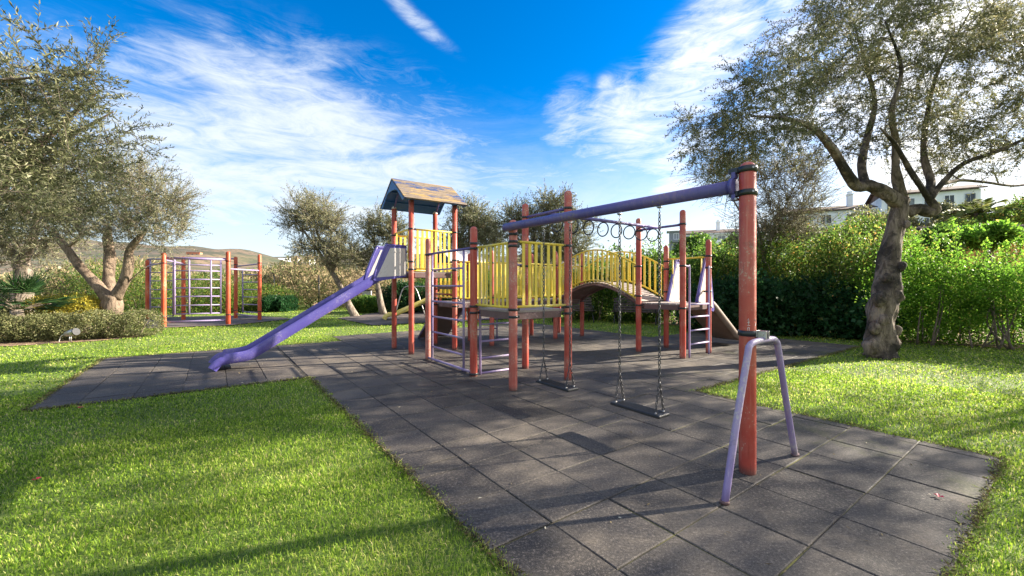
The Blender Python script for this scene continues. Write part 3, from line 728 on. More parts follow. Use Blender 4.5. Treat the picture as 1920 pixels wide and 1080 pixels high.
for xx in (rx0+.006, rx1-.030):
    b = MB(); no = 17; O, I = [], []
    for i in range(no):
        t = i/(no-1); y = ye0+.03+(ye1-ye0-.06)*t; zo = ze-.0+(zr-ze)*(1-abs(y-yr)/(yr-ye0))-.022
        yi = yr+(y-yr)*.86; zi = ze-.03+(zr-ze)*.60*math.sqrt(max(0, 1-((yi-yr)/(.66))**2)); O.append((y, zo)); I.append((yi, min(zi, zo-.012)))
    Vv = [V3((xx+q, y, z)) for q in (0, .024) for (y, z) in O+I]; n = no
    F = []
    for i in range(n-1):
        F += [(i, i+1, n+i+1, n+i), (2*n+i, 3*n+i, 3*n+i+1, 2*n+i+1), (n+i, n+i+1, 3*n+i+1, 3*n+i), (i, 2*n+i, 2*n+i+1, i+1)]
    F += [(0, n, 3*n, 2*n), (n-1, 3*n-1, 4*n-1, 2*n-1)]
    b.add(Vv, F); b.build('gable_board', M['blue'], roof)
for (x, y) in ((0, 4.60), (1.04, 4.66)):          # pale eye brackets on the back posts
    b = MB(); b.tube([V3((x-.05, y, 3.17)), V3((x+.05, y, 3.17))], .028, 10); b.sphere((x, y, 3.19), .04); b.build('post_bracket', M['white_panel'], roof)
for (x, y) in ((0, 3.60), (1.02, 3.62)):
    b = MB(); b.box((x, y, 3.21), (.09, .09, .05)); b.build('post_bracket', M['blue'], roof)
# slanting purple strut inside each gable
for x in (0., 1.03):
    for ya, za, yb in ((4.58, 3.19, 4.28), (3.64, 3.22, 3.92)): b = MB(); b.tube([V3((x, ya, za)), V3((x, yb, 3.58))], .022, 8); b.build('roof_strut', M['purple'], roof)

# slides: a moulded chute swept along a profile
def slide(parent, x0, y, sgn, z0, length, w_=.52, zend=.13, hood=.55, mat='slide', panel='white_panel', wall=.13, under=None, hoodlen=.55, lead=0., hoodmat=None, run=.62):
    """starts at x0, runs along sgn*x, centre line at y"""
    L1 = length-run; prof = [(0., z0), (.20, z0-.01), (.42, z0-.08), (.70, z0-.27)]
    x_end, z_end = L1, zend+.10
    prof += [(.70+(x_end-.70)*t, z0-.27+(z_end-z0+.27)*t) for t in (.2, .4, .6, .8, 1.)]
    prof += [(L1+.13, zend+.035), (L1+.28, zend+.005), (length-.14, zend-.01), (length-.07, zend-.03), (length, .012)] if run > .5 else [(L1+run*.45, zend+.02), (length-.04, zend-.01), (length, zend-.05)]
    path = smooth_path([V3((q[0], 0, q[1])) for q in prof], 4)
    path = [V3((p.x, 0, p.z)) for p in path]; n = len(path); rings = []
    for i, p in enumerate(path):
        t = path[min(i+1, n-1)]-path[max(i-1, 0)]; t.normalize(); nrm = V3((-t.z, 0, t.x))
        s = p.x; hw = w_/2
        h = wall+(hood-wall)*max(0, min(1, (hoodlen+.12-s)/.16))*.0
        lip = .028
        if s > length-.12: h = wall*.75
        # closed section: inside floor and walls, rolled lip, outside
        sec = [(-hw+.03, 0), (-hw+.005, .02), (-hw, h*.6), (-hw-.004, h), (-hw-.016, h+.008), (-hw-.03, h), (-hw-.028, h*.5), (-hw-.012, -.012), (-hw+.05, -.022)]
        sec = sec+[(-a, b_) for a, b_ in reversed(sec)]
        rings.append([V3((x0+sgn*(p.x+nrm.x*b_), y+a, p.z+nrm.z*b_)) for a, b_ in sec])
    k = len(rings[0]); m = MB(); F = []
    for i in range(n-1):
        for j in range(k):
            j2 = (j+1) % k; f = (i*k+j, (i+1)*k+j, (i+1)*k+j2, i*k+j2); F.append(f if sgn > 0 else f[::-1])
    m.add([v for r_ in rings for v in r_], F, True); m.add(rings[0], [tuple(range(k))]); m.add(rings[-1], [tuple(range(k-1, -1, -1))])
    o = m.build('slide', M[mat], parent)
    for sy in (-1, 1):        # hood side: purple rim with a pale panel
        yy = y+sy*(w_/2+.02); P = [(0.0+lead, z0-.10*(lead == 0)+.02*(lead != 0)), (0.0-lead*.3, z0+hood), (hoodlen*.62, z0+hood), (hoodlen*.78, z0+hood-.05), (hoodlen*1.22, z0-.16), (hoodlen*1.1, z0-.20)]
        b = MB(); b.prism([V3((x0+sgn*px, yy-.016, pz)) for px, pz in P], (0, 1, 0), .032); hd = b.build('slide_hood', M[hoodmat or mat], o)
        # rounded rim tube along the leading edge
        b = MB(); b.tube(smooth_path([V3((x0+sgn*px, yy, pz)) for px, pz in (P[1:5] if lead == 0 else P[0:4])], 4), .026, 10); b.build('hood_rim', M[hoodmat or mat], hd)
        b = MB(); Pi = [(.015+lead*.85, z0-.07*(lead == 0)+.04*(lead != 0)), (.025-lead*.3, z0+hood-.045), (hoodlen*.60, z0+hood-.05), (hoodlen*1.08, z0-.12)]
        b.prism([V3((x0+sgn*px, yy-.021, pz)) for px, pz in Pi], (0, 1, 0), .042)
        Pj = [(.08, z0+hood-.12), (.08, z0+hood-.14), (hoodlen*.5, z0+hood-.14), (hoodlen*.5, z0+hood-.12)]
        b.prism([V3((x0+sgn*px, yy-.026, pz)) for px, pz in Pj], (0, 1, 0), .052)
        b.build('side_panel', M[panel], hd)
    if under:
        b = MB(); us = [(r_[8]+V3((0, 0, -.006)), r_[9]+V3((0, 0, -.006))) for r_ in rings[2:-6]]
        b.add([q for p in us for q in p]+[q-V3((0, 0, .02)) for p in us for q in p], [(2*i, 2*i+2, 2*i+3, 2*i+1) for i in range(len(us)-1)]+[(2*len(us)+2*i, 2*len(us)+2*i+1, 2*len(us)+2*i+3, 2*len(us)+2*i+2) for i in range(len(us)-1)])
        b.build('slide_underside', M[under], o)
    return o
slide(PS, -.03, 4.10, -1, 1.71, 3.27, w_=.56, hood=.54, hoodlen=.58, wall=.16)
slide(PS, 5.20, .57, 1, 1.05, 1.72, w_=.66, zend=.17, run=.3, wall=.10, hood=.92, mat='under', hoodmat='slide', under='under', hoodlen=.36, lead=-.26)
# hoops over the slide entries
def hoop(p0, p1, zt, zb, ins=.12, mat='yellow'):
    b = MB(); p0 = V3((p0[0], p0[1], 0)); p1 = V3((p1[0], p1[1], 0)); d = (p1-p0).normalized()
    b.tube([p0+V3((0, 0, zt)), p1+V3((0, 0, zt))], .018, 10)
    for q in (p0+d*ins, p1-d*ins): b.tube([q+V3((0, 0, zt)), q+V3((0, 0, zb))], .015, 10)
    for q, e in ((p0+d*ins, p0), (p1-d*ins, p1)): b.tube(smooth_path([q+V3((0, 0, zb)), q+(e-q)*.3+V3((0, 0, zb-.05)), e+V3((0, 0, zb-.06))], 4), .015, 8)
    return b.build('grab_hoop', M[mat], PS)
hoop((-.0, 3.64), (-.0, 4.57), 2.60, 2.0); hoop((5.17, .12), (5.15, 1.03), 2.03, 1.36)

# wide ramp down the back of the low platform
b = MB(); P = [V3((1.1, 4.72, 1.0)), V3((1.98, 4.72, 1.0)), V3((1.98, 5.88, .04)), V3((1.1, 5.88, .04))]; nn_ = (P[1]-P[0]).cross(P[3]-P[0]).normalized()*-.035
b.add(P+[p+nn_ for p in P], [(0, 1, 2, 3), (7, 6, 5, 4), (0, 4, 5, 1), (1, 5, 6, 2), (2, 6, 7, 3), (3, 7, 4, 0)])
for k in range(7):
    c = P[0].lerp(P[2], (k+.5)/7)+V3((0, 0, .03)); b.box(c, (.86, .035, .025), Matrix.Rotation(math.atan2(-.96, 1.16), 3, 'X'), .003)
rp = b.build('climbing_ramp', M['under'], PS)
for xx in (1.12, 1.96):
    b = MB(); b.tube([V3((xx, 4.74, .94)), V3((xx, 5.86, .02))], .022, 8); b.build('ramp_rail', M['lilac'], rp)
b = MB(); b.box((1.06, 4.14, 1.40), (.28, .86, .035), bev=.004); b.box((1.06, 4.14, 1.36), (.05, .8, .05)); b.build('step', M['deck'], PS)
b = MB(); b.tube([V3((1.02, 3.62, 1.22)), V3((1.04, 4.66, 1.22))], .022, 10); b.build('cross_tube', M['red_pale'], PS)

# ladders
def ladder(parent, pA, pB, rungs, top, hooks=None, mat='lilac', r=.02, name='ladder', z0=0.):
    b = MB(); pA = V3((*pA, 0)); pB = V3((*pB, 0)); o = None
    for p, hk in ((pA, hooks[0] if hooks else None), (pB, hooks[1] if hooks else None)):
        if hk is not None: b.tube(smooth_path([p+V3((0, 0, z0)), p+V3((0, 0, top*.5)), p+V3((0, 0, top-.06)), p.lerp(V3((*hk, 0)), .35)+V3((0, 0, top)), V3((*hk, top))], 5), r, 10)
        else: b.tube([p+V3((0, 0, z0)), p+V3((0, 0, top))], r, 10)
    o = b.build(name, M[mat], parent)
    for z in rungs:
        q = MB(); d = (pB-pA).normalized()*.0; q.tube([pA+V3((0, 0, z)), pB+V3((0, 0, z))], r*.85, 10); q.build('rung', M[mat], o)
    return o
ladder(PS, (4.28, -.02), (5.02, -.01), (.26, .53, .80, 1.05), 1.80, ((4.17, .0), (5.13, .04)))
ladder(PS, (.14, 1.09), (.86, 1.09), (.02, .26, .53, .80), 1.78, ((.05, 1.09), (.98, 1.09)))
ladder(PS, (2.18, 4.74), (2.9, 4.74), (.26, .53, .80), 1.6)
# climbing panel between the near platform and the free post
o = ladder(PS, (.045, 1.46), (.045, 2.68), (.27, .55, .84, 1.13, 1.42, 1.72), 2.03, None, name='climbing_panel')
for z, nm in ((.035, 'ground_rail'), (2.03, 'top_rail')):
    q = MB(); q.tube([V3((.035, 1.10 if z > 1 else 1.13, z)), V3((.035, 2.95, z))], .021, 10); q.build(nm, M['purple'] if z > 1 else M['lilac'], o)

# overhead ring bar
b = MB(); b.tube([V3((1.03, .54, 2.60)), V3((4.13, .545, 2.615))], .030, 12); rb = b.build('ring_bar', M['purple'], PS)
for (x, y0, y1, z) in ((1.03, .05, 1.02, 2.60), (4.125, .07, 1.02, 2.62)):
    q = MB(); q.tube([V3((x, y0, z)), V3((x, y1, z))], .024, 10); q.build('cross_bar', M['purple'], rb)
for k in range(8):
    x = 1.30+k*.37; q = MB(); Mr = Matrix.Rotation(R(90), 3, 'Y') @ Matrix.Identity(3)
    Mr = Matrix.Rotation(random.uniform(-.15, .15), 3, 'Z') @ Mr
    q.torus((x, .543, 2.60-.028-.125), .125, .0115, s1=28, s2=8, M=Mr); q.build('ring', M['clamp'], rb)

# ------------------------------------------------------------------ swing frame and swings
SF = thing('swing_set', 'purple swing beam on a thick red foreground post with lilac angled legs', 'swing set', W(0, -3.07), TH)
def sl_(x, y, z): return V3((x, y+3.07, z))
mkpost(0, 0, 2.385, M['red'], SF, .059, [])
m = MB(); bA, bB = sl_(-.035, -2.985, 2.205), sl_(-.085, .06, 2.225); m.tube([bA, bB], .054, 20); beam = m.build('beam', M['purple'], SF)
b = MB(); b.tube([bA-V3((0, .012, 0)), bA+V3((0, .02, 0))], .068, 20); b.box(bA+V3((0, -.004, .085)), (.05, .03, .05), bev=.003); b.box(bA+V3((0, -.004, -.085)), (.05, .03, .05), bev=.003); b.build('end_flange', M['purple'], beam)
for z in (2.325, 2.145):
    m = MB(); m.tube([V3((0, 0, z-.024)), V3((0, 0, z-.02)), V3((0, 0, z+.02)), V3((0, 0, z+.024))], [.061, .070, .070, .061], 24)
    m.box((-.03, .085, z-.0), (.05, .07, .042), bev=.004)
    o = m.build('clamp', M['clamp'], SF); b = MB()
    for ang in (-2.2, -1.7): b.tube([V3((math.cos(ang)*.066, math.sin(ang)*.066, z)), V3((math.cos(ang)*.078, math.sin(ang)*.078, z))], .008, 8)
    b.build('bolt', M['steel'], o)
m = MB(); m.box((-.03, .08, 2.06+.045), (.06, .05, .02), bev=.003); m.build('bracket', M['steel'], SF)
# angled leg frame
lf = [sl_(-.60, -3.20, 0), sl_(-.42, -3.19, .5), sl_(-.235, -3.175, .92), sl_(-.19, -3.17, .995), sl_(-.10, -3.17, 1.02), sl_(.17, -3.165, 1.02), sl_(.26, -3.165, .995), sl_(.305, -3.165, .92), sl_(.47, -3.16, .47), sl_(.655, -3.155, 0)]
m = MB(); m.tube(smooth_path(lf, 5), .0235, 14); lg = m.build('leg_frame', M['lilac'], SF)
for q in (lf[0], lf[-1]):
    b = MB(); b.tube([q+V3((0, 0, .001)), q+V3((0, 0, .02))], .030, 12); b.build('foot_cap', M['deck_edge'], lg)
m = MB(); m.tube([V3((0, 0, 1.048)), V3((0, 0, 1.052)), V3((0, 0, 1.088)), V3((0, 0, 1.092))], [.061, .068, .068, .061], 24); cl_ = m.build('clamp', M['clamp'], SF)
m = MB()
for dx_ in (-.02, .028): m.box((.035+dx_, -.098, 1.062), (.012, .062, .062), bev=.003)
m.box((.02, -.066, 1.07), (.06, .01, .05), bev=.002); m.tube([V3((.0, -.105, 1.07)), V3((.08, -.105, 1.07))], .008, 8); m.build('leg_bracket', M['steel'], cl_)
# scratched graffiti strokes low on the post
def stroke(pts, z0, ang0, wd=.0035):
    b = MB(); P = [V3((math.cos(ang0+u/.06)*.0592, math.sin(ang0+u/.06)*.0592, z0+v)) for u, v in pts]; b.tube(P, wd*.6, 5); return b
gb = MB()
def gl(pts, z0, a0):
    P = [V3((math.cos(a0+u/.06)*.0588, math.sin(a0+u/.06)*.0588, z0+v)) for u, v in pts]; gb.tube(P, .0022, 5)
a0 = math.atan2(-.55, -.83)-TH+.0
a0 = -2.75
gl([(0, .03), (.008, .045), (.012, .025)], 1.14, a0); gl([(0, .02), (.018, .022)], 1.135, a0); gl([(.009, .03), (.009, .0)], 1.135, a0); gl([(0, -.005), (.02, -.002)], 1.135, a0)
gl([(.002, -.018), (.018, -.02)], 1.135, a0); gl([(.004, -.012), (.003, -.04), (.014, -.04), (.015, -.015)], 1.13, a0)
a1_ = -1.75
gl([(.0, .03), (.006, .04), (.012, .03)], 1.14, a1_); gl([(.010, .01), (.006, -.012), (.001, -.01)], 1.14, a1_); gl([(.018, .025), (.021, .024)], 1.14, a1_)
gb.build('graffiti', M['white_panel'], SF)

def chain(parent, p0, p1, n=None, pitch=.038, wire=.0046, name='chain'):
    p0, p1 = V3(p0), V3(p1); d = p1-p0; L = d.length; n = n or max(3, round(L/pitch)); d.normalize(); st = L/n
    s_ = d.cross(V3((0.3, 1, 0))).normalized(); t_ = d.cross(s_); m = MB()
    for k in range(n):
        c = p0+d*st*(k+.5); u = s_ if k % 2 else t_; w2 = t_ if k % 2 else s_
        u = (u+w2*random.uniform(-.25, .25)).normalized()
        hl, hw = st*.5+wire*1.0, st*.30; pts = []
        for i in range(10):
            a = 2*math.pi*i/10; pts.append(c+d*math.cos(a)*hl*(1.0)+u*math.sin(a)*hw)
        m.tube(pts, wire, 5, closed=True)
    return m.build(name, M['chain'], parent)
def swing(label, a0, a1, zs, sway=0., yaw=0.):
    """chains hang from the beam at a0 and a1"""
    mid = (a0+a1)/2; bx = lambda a: -.035-.05*(a+2.985)/3.045
    root = thing('swing', label, 'swing', W(bx(mid), mid), TH, 'black rubber swings hanging from the purple beam')
    h = abs(a1-a0)/2; zb = 2.155+.006
    m = MB(); Ls = .225; 
    # moulded seat: bevelled slab with ribs and a slightly hollow top
    m.box((0, 0, zs), (.17, h*2+.11, .030), bev=.008)
    for k in range(9): m.box((-.064+k*.016, 0, zs+.0155), (.006, h*2+.02, .004))
    seat = m.build('seat', M['rubber'], root)
    for sy in (-1, 1):
        for sx in (-1, 1): b = MB(); b.tube([V3((sx*.06, sy*h, zs+.010)), V3((sx*.06, sy*h, zs+.03))], .010, 8); b.build('seat_eyelet', M['steel'], seat)
    for sy in (-1, 1):
        xo = sway; zsplit = zs+.30; top = V3((0, sy*h, 2.09)); sp = V3((xo*.8, sy*h, zsplit))
        b = MB(); b.tube([V3((0, sy*h, 2.150)), V3((0, sy*h, 2.135))], .020, 10); b.box((0, sy*h, 2.146), (.05, .035, .012), bev=.003)
        b.tube(smooth_path([V3((0, sy*h, 2.14)), V3((0, sy*h, 2.118)), V3((.010, sy*h, 2.108)), V3((.006, sy*h, 2.090)), V3((-.010, sy*h, 2.094)), V3((-.008, sy*h, 2.106))], 3), .0042, 6); b.build('hook', M['steel'], root)
        ch = chain(root, top, sp)
        for sx in (-1, 1): chain(ch, sp-V3((0, 0, .005)), V3((xo+sx*.06, sy*h, zs+.028)), pitch=.036, name='spreader_chain')
    return root
swing('nearer black rubber swing seat on chains, the one closest to the thick red foreground post', -2.33, -1.876, .262)
swing('farther black rubber swing seat on chains, hanging in front of the yellow railed platform', -1.188, -.728, .265)

# ------------------------------------------------------------------ the big olive at the right
Yt = 8.34
P_ = lambda px, py, dy=0.: PX(px, py, Yt+dy)
limbs = [([P_(1650, 676), P_(1650, 655), P_(1652, 600, .02), P_(1658, 560), P_(1664, 520, .05), P_(1672, 460, .1), P_(1684, 400, .1), P_(1692, 372, .1)], [.30, .25, .22, .235, .195, .155, .14, .125]),
         ([P_(1688, 385, .1), P_(1660, 362), P_(1632, 348), P_(1606, 350), P_(1588, 325, -.2), P_(1562, 280, -.4), P_(1520, 238, -.6), P_(1470, 222, -.9), P_(1410, 218, -1.2)], [.13, .12, .11, .10, .085, .07, .05, .035, .015]),
         ([P_(1622, 350), P_(1616, 310, .2), P_(1625, 260, .5), P_(1640, 190, .7), P_(1620, 110, .9), P_(1600, 40, .9)], [.085, .075, .065, .045, .03, .012]),
         ([P_(1692, 372, .1), P_(1680, 320, 0), P_(1680, 270, -.1), P_(1672, 210, -.4), P_(1690, 130, -.6), P_(1660, 40, -.9)], [.10, .07, .06, .045, .03, .012]),
         ([P_(1702, 398, .1), P_(1722, 392), P_(1745, 398), P_(1752, 386, -.05), P_(1738, 366, -.1), P_(1705, 318, -.3), P_(1678, 270, -.6), P_(1650, 240, -.9)], [.11, .10, .105, .08, .055, .045, .035, .015]),
         ([P_(1738, 366, -.1), P_(1745, 340, .1), P_(1732, 290, .3), P_(1738, 220, .5), P_(1760, 130, .6), P_(1820, 20, .6)], [.07, .075, .055, .045, .03, .012]),
         ([P_(1744, 372, -.1), P_(1770, 340), P_(1808, 306, -.1), P_(1870, 284, -.2), P_(1920, 262, -.3), P_(1990, 235, -.3)], [.06, .048, .04, .034, .026, .012]),
         ([P_(1768, 345), P_(1800, 338, .3), P_(1850, 342, .5), P_(1910, 348, .8), P_(1990, 330, 1.)], [.04, .03, .028, .025, .015])]
C_ = lambda px, py, dy=0.: tuple(PX(px, py, Yt+dy))
crowns = [(C_(1420, 215, -.6), (1.35, 1.3, .85), 1.0), (C_(1340, 275, -.6), (.7, .9, .5), .25), (C_(1560, 100, 0), (1.5, 1.9, 1.2), 1.5), (C_(1700, 60, .2), (2.0, 2.1, 1.6), 2.0), (C_(1850, 150, 0), (1.6, 1.9, 1.3), 1.5),
          (C_(1690, -120, .4), (2.6, 2.2, 1.5), 1.6), (C_(1950, 0, .4), (2.0, 2.1, 1.8), 1.1), (C_(1600, 250, .3), (1.3, 1.5, .55), .55), (C_(1840, 290, .2), (1.6, 1.6, .45), .6), (C_(2050, 200, 0), (1.5, 1.8, 1.2), .7)]
tree('olive_tree', 'big gnarled olive tree with dark hollow trunk standing on the lawn at the right', 'tree', tuple(P_(1650, 668).xy)+(0,), limbs, crowns, 760, (M['olive_big'], M['bark_dark'], M['twig']),
     leaf=(.062, .0165), twigs=10, per=24, tl=(.25, .62), up=.1, branch_r=.028, shell=.35, trunk_bump=.19, seg=26, droop=.15, burls=[((1648, 560), 0.101), ((1682, 555), 0.094), ((1690, 500), 0.070), ((1632, 650), 0.117), ((1672, 645), 0.117), ((1655, 600), 0.094), ((1680, 620), 0.078), ((1662, 520), 0.062), ((1640, 615), 0.086), ((1700, 420), 0.055)])

# two olives of the same row beyond the right edge: they throw the dappled shade
for (lb, x, y, n_, cr) in (('olive tree beyond the right edge whose shade dapples the front paving', 10.6, 3.6, 100, [((9.9, 5.0, 3.6), (2.4, 2.4, 1.0), 1.2), ((9.0, 5.4, 5.0), (2.0, 2.4, 1.), .7), ((11.6, 5.0, 5.2), (2.4, 2.4, 1.2), .8)]),
                           ('second olive tree beyond the right edge farther back by the climber', 16.0, 7.2, 80, [((16, 7.2, 5.0), (2.6, 2.2, 1.2), 1.), ((14.6, 7.4, 6.4), (2.0, 2.0, 1.2), .8), ((17.6, 7., 6.2), (2.0, 2., 1.2), .8)])):
    L_ = [([V3((x, y, -.05)), V3((x+.1, y, 1.2)), V3((x-.1, y+.1, 2.4))], [.3, .22, .18]), ([V3((x-.1, y+.1, 2.3)), V3((x-1., y, 3.6)), V3((x-1.6, y-.3, 5.))], [.13, .09, .04]), ([V3((x-.1, y+.1, 2.3)), V3((x+1., y+.4, 3.7)), V3((x+1.8, y, 5.4))], [.13, .09, .04]), ([V3((x-.1, y+.1, 2.3)), V3((x, y+.6, 4.)), V3((x-.3, y+.2, 6.))], [.12, .08, .03])]
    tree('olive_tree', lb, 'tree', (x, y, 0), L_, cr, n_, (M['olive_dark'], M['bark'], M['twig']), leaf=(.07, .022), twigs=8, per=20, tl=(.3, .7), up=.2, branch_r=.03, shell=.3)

# near olive at the left, trunk outside the picture
limbs = [([V3((-6.7, 4.4, -.05)), V3((-6.6, 4.4, .8)), V3((-6.4, 4.4, 1.6))], [.3, .24, .2]),
         ([V3((-6.4, 4.4, 1.5)), V3((-5.9, 4.5, 2.2)), V3((-5.1, 4.5, 3.0)), V3((-4.4, 4.4, 3.5))], [.15, .08, .035, .008]),
         ([V3((-6.4, 4.4, 1.5)), V3((-6.4, 4.9, 2.4)), V3((-5.9, 5.3, 3.2)), V3((-5.2, 5.4, 3.7))], [.13, .08, .035, .008]),
         ([V3((-6.4, 4.4, 1.5)), V3((-6.0, 3.9, 2.5)), V3((-5.0, 3.6, 3.1)), V3((-4.0, 3.5, 3.2))], [.11, .06, .025, .007]),
         ([V3((-6.4, 4.4, 1.5)), V3((-6.9, 4.3, 2.6)), V3((-6.8, 4.4, 3.8))], [.15, .08, .012])]
crowns = [((-5.15, 4.3, 3.05), (1.15, 1.0, .95), 1.5), ((-5.9, 5.0, 3.0), (1.5, 1.2, 1.1), 1.5), ((-4.45, 3.7, 2.65), (.75, .7, .6), .7), ((-6.9, 4.3, 3.6), (1.6, 1.4, 1.2), .9), ((-5.9, 5.0, 2.35), (.7, .7, .5), .4), ((-4.1, 3.6, 3.35), (.5, .5, .35), .3)]
tree('olive_tree', 'near olive tree filling the upper left corner with long grey green leaves', 'tree', (-6.7, 4.4, 0), limbs, crowns, 250, (M['olive'], M['bark_tan'], M['twig']),
     leaf=(.055, .0115), twigs=8, per=26, tl=(.22, .5), up=.42, branch_r=.014, shell=.15, min_r=.0028)

# left olive with three thick limbs
Yl = 12.4; Q_ = lambda px, py, dy=0.: PX(px, py, Yl+dy)
limbs = [([Q_(210, 630), Q_(212, 600), Q_(211, 570), Q_(208, 552)], [.34, .26, .25, .20]),
         ([Q_(204, 560), Q_(180, 532), Q_(150, 500), Q_(125, 465), Q_(106, 445), Q_(100, 425)], [.17, .135, .115, .10, .085, .04]),
         ([Q_(208, 552, .2), Q_(203, 520, .4), Q_(206, 480, .6), Q_(202, 445, .7), Q_(205, 425, .7)], [.17, .14, .14, .12, .06]),
         ([Q_(216, 558), Q_(232, 530), Q_(240, 500), Q_(243, 470), Q_(262, 445), Q_(275, 430)], [.165, .13, .13, .10, .085, .04]),
         ([Q_(225, 545), Q_(250, 520), Q_(275, 500)], [.03, .02, .012]), ([Q_(125, 465), Q_(150, 440), Q_(140, 410)], [.05, .04, .02])]
crowns = [(tuple(Q_(235, 400)), (1.6, 1.5, 1.0), 2.), (tuple(Q_(300, 400)), (.95, 1.2, 1.05), 1.2), (tuple(Q_(230, 335)), (1.1, 1.2, .75), 1.), (tuple(Q_(120, 400)), (1.2, 1.4, .9), 1.), (tuple(Q_(260, 445)), (1.6, 1.2, .45), .7)]
tree('olive_tree', 'olive tree with three thick tan limbs behind the low hedge beside the climbing bars', 'tree', tuple(Q_(210, 630).xy)+(0,), limbs, crowns, 300, (M['olive_pale'], M['bark_tan'], M['twig']),
     leaf=(.068, .015), twigs=8, per=20, tl=(.35, .9), up=.75, branch_r=.03, shell=.2, trunk_bump=.12, seg=18, min_r=.006)
# darker olive behind it, far left
Yk = 14.8; K_ = lambda px, py, dy=0.: PX(px, py, Yk+dy)
limbs = [([K_(38, 620), K_(40, 570), K_(45, 520), K_(38, 480)], [.36, .28, .26, .2]), ([K_(40, 500), K_(60, 450), K_(70, 410)], [.18, .13, .06]), ([K_(38, 490), K_(10, 460), K_(0, 420)], [.2, .14, .06])]
crowns = [(tuple(K_(30, 380)), (2.3, 1.8, 1.4), 2.), (tuple(K_(-60, 420)), (1.8, 1.6, 1.3), 1.), (tuple(K_(100, 430)), (1.6, 1.4, 1.1), 1.2), (tuple(K_(40, 470)), (2.2, 1.2, .7), .8), (tuple(K_(60, 320)), (1.5, 1.4, .7), .6)]
tree('olive_tree', 'olive tree at the far left edge with a dark rough trunk above the fan palm', 'tree', tuple(K_(38, 620).xy)+(0,), limbs, crowns, 260, (M['olive_pale'], M['bark'], M['twig']),
     leaf=(.09, .022), twigs=9, per=18, tl=(.4, .85), up=.4, branch_r=.03, shell=.2, min_r=.007)

# olives beyond the far lawn
def far_olive(label, px, pyb, Y, trunk_px, blobs, n, mat='olive', leaf=(.11, .032), lean=None, pale=False, r0=.2, dens=16):
    F_ = lambda x, y, dy=0.: PX(x, y, Y+dy)
    limbs = [([F_(*p) for p in trunk_px], list(np.linspace(r0, r0*.45, len(trunk_px))))]
    t = F_(*trunk_px[-1])
    for (bx, by, rx, rz) in blobs[:4]:
        e = F_(bx, by); limbs.append(([t, t.lerp(e, .5)+V3((0, 0, .1)), e], [r0*.5, r0*.3, r0*.12]))
    crowns = [(tuple(F_(bx, by)), (rx*Y/FPX, rx*Y/FPX*.95, rz*Y/FPX), rx*rz) for (bx, by, rx, rz) in blobs]
    b0 = F_(*trunk_px[0]); return tree('olive_tree', label, 'tree', (b0.x, b0.y, 0), limbs, crowns, n, (M[mat], M['bark'], M['twig']), leaf=leaf, twigs=8, per=dens, tl=(.4, .95), up=.6, branch_r=.03, shell=.15, min_r=.008, seg=10)
far_olive('leaning brown olive tree between the climbing bars and the roofed tower', 655, 590, 19, [(676, 612), (655, 575), (640, 540), (622, 510)],
          [(580, 400, 52, 38), (620, 430, 48, 42), (555, 415, 30, 28), (640, 480, 48, 28), (600, 470, 60, 20)], 250, 'olive_pale', leaf=(.095, .024))
far_olive('grey olive tree with open crown right behind the slide', 700, 590, 20, [(722, 600), (712, 560), (706, 520)],
          [(700, 430, 34, 36), (735, 440, 30, 40), (690, 490, 40, 26), (745, 480, 30, 30)], 130, 'olive')
far_olive('silvery olive tree rising just right of the roofed tower', 880, 590, 19, [(884, 600), (882, 560), (880, 510)],
          [(885, 430, 48, 34), (860, 460, 36, 36), (915, 450, 34, 40), (880, 400, 26, 16)], 170, 'olive')
far_olive('olive tree behind the hanging rings, tallest of the ones beyond the play structure', 1010, 590, 18, [(1010, 600), (1008, 560), (1005, 510)],
          [(1000, 420, 58, 42), (1040, 395, 34, 30), (960, 430, 36, 34), (1060, 460, 44, 40), (1015, 480, 60, 24), (1085, 425, 26, 30)], 270, 'olive')
# thin pale tree behind the swing post
Y5 = 13.3
far_olive('thin bare looking olive tree behind the top of the thick red post', 1435, 540, Y5, [(1430, 619), (1434, 560), (1436, 525), (1432, 480)],
          [(1400, 330, 85, 65), (1480, 400, 75, 65), (1340, 320, 50, 45), (1500, 330, 60, 50), (1420, 430, 70, 45)], 330, 'olive_pale', leaf=(.055, .014), r0=.09, dens=13)

# ------------------------------------------------------------------ hedges and shrubs
def lumps_line(pts, r, n, jit=.25, zc=None):
    out = []
    for i in range(n):
        t = i/(n-1)*(len(pts)-1); k = min(int(t), len(pts)-2); f = t-k
        x = pts[k][0]*(1-f)+pts[k+1][0]*f; y = pts[k][1]*(1-f)+pts[k+1][1]*f; top = pts[k][2]*(1-f)+pts[k+1][2]*f
        top *= random.uniform(.84, 1.12); rz = top*.55
        out.append(((x+random.gauss(0, jit*.5), y+random.gauss(0, jit), top-rz), (r*random.uniform(.85, 1.2), r*random.uniform(.85, 1.15), rz)))
        if jit > .3:
            for _ in range(2): q_ = random.uniform(.25, .5); out.append(((x+random.gauss(0, .5), y-random.uniform(.2, .9), random.uniform(.35, 1.0)*top), (q_, q_, q_*random.uniform(.8, 1.3))))
    return out
bush('hedge', 'tall green hedge behind the arched bridge and the garden benches', 'hedge', lumps_line([(3.0, 17.6, 2.5), (5.2, 16.8, 2.95), (7.2, 15.4, 2.85), (9.4, 14.2, 2.75)], 1.0, 15, .4), 62000, (.10, .062), M['hedge'], 40, upbias=.3, bump=.4, shellmin=.5)
bush('shrub', 'dark broad leaved shrub in the shade behind the foot of the grey slide', 'shrub', lumps_line([(5.9, 13.2, 1.25), (7.4, 12.3, 1.7), (9.0, 11.8, 1.5), (9.7, 11.6, 1.2)], .75, 12, .25), 32000, (.14, .095), M['bush'], 20, bump=.45, shellmin=.5)
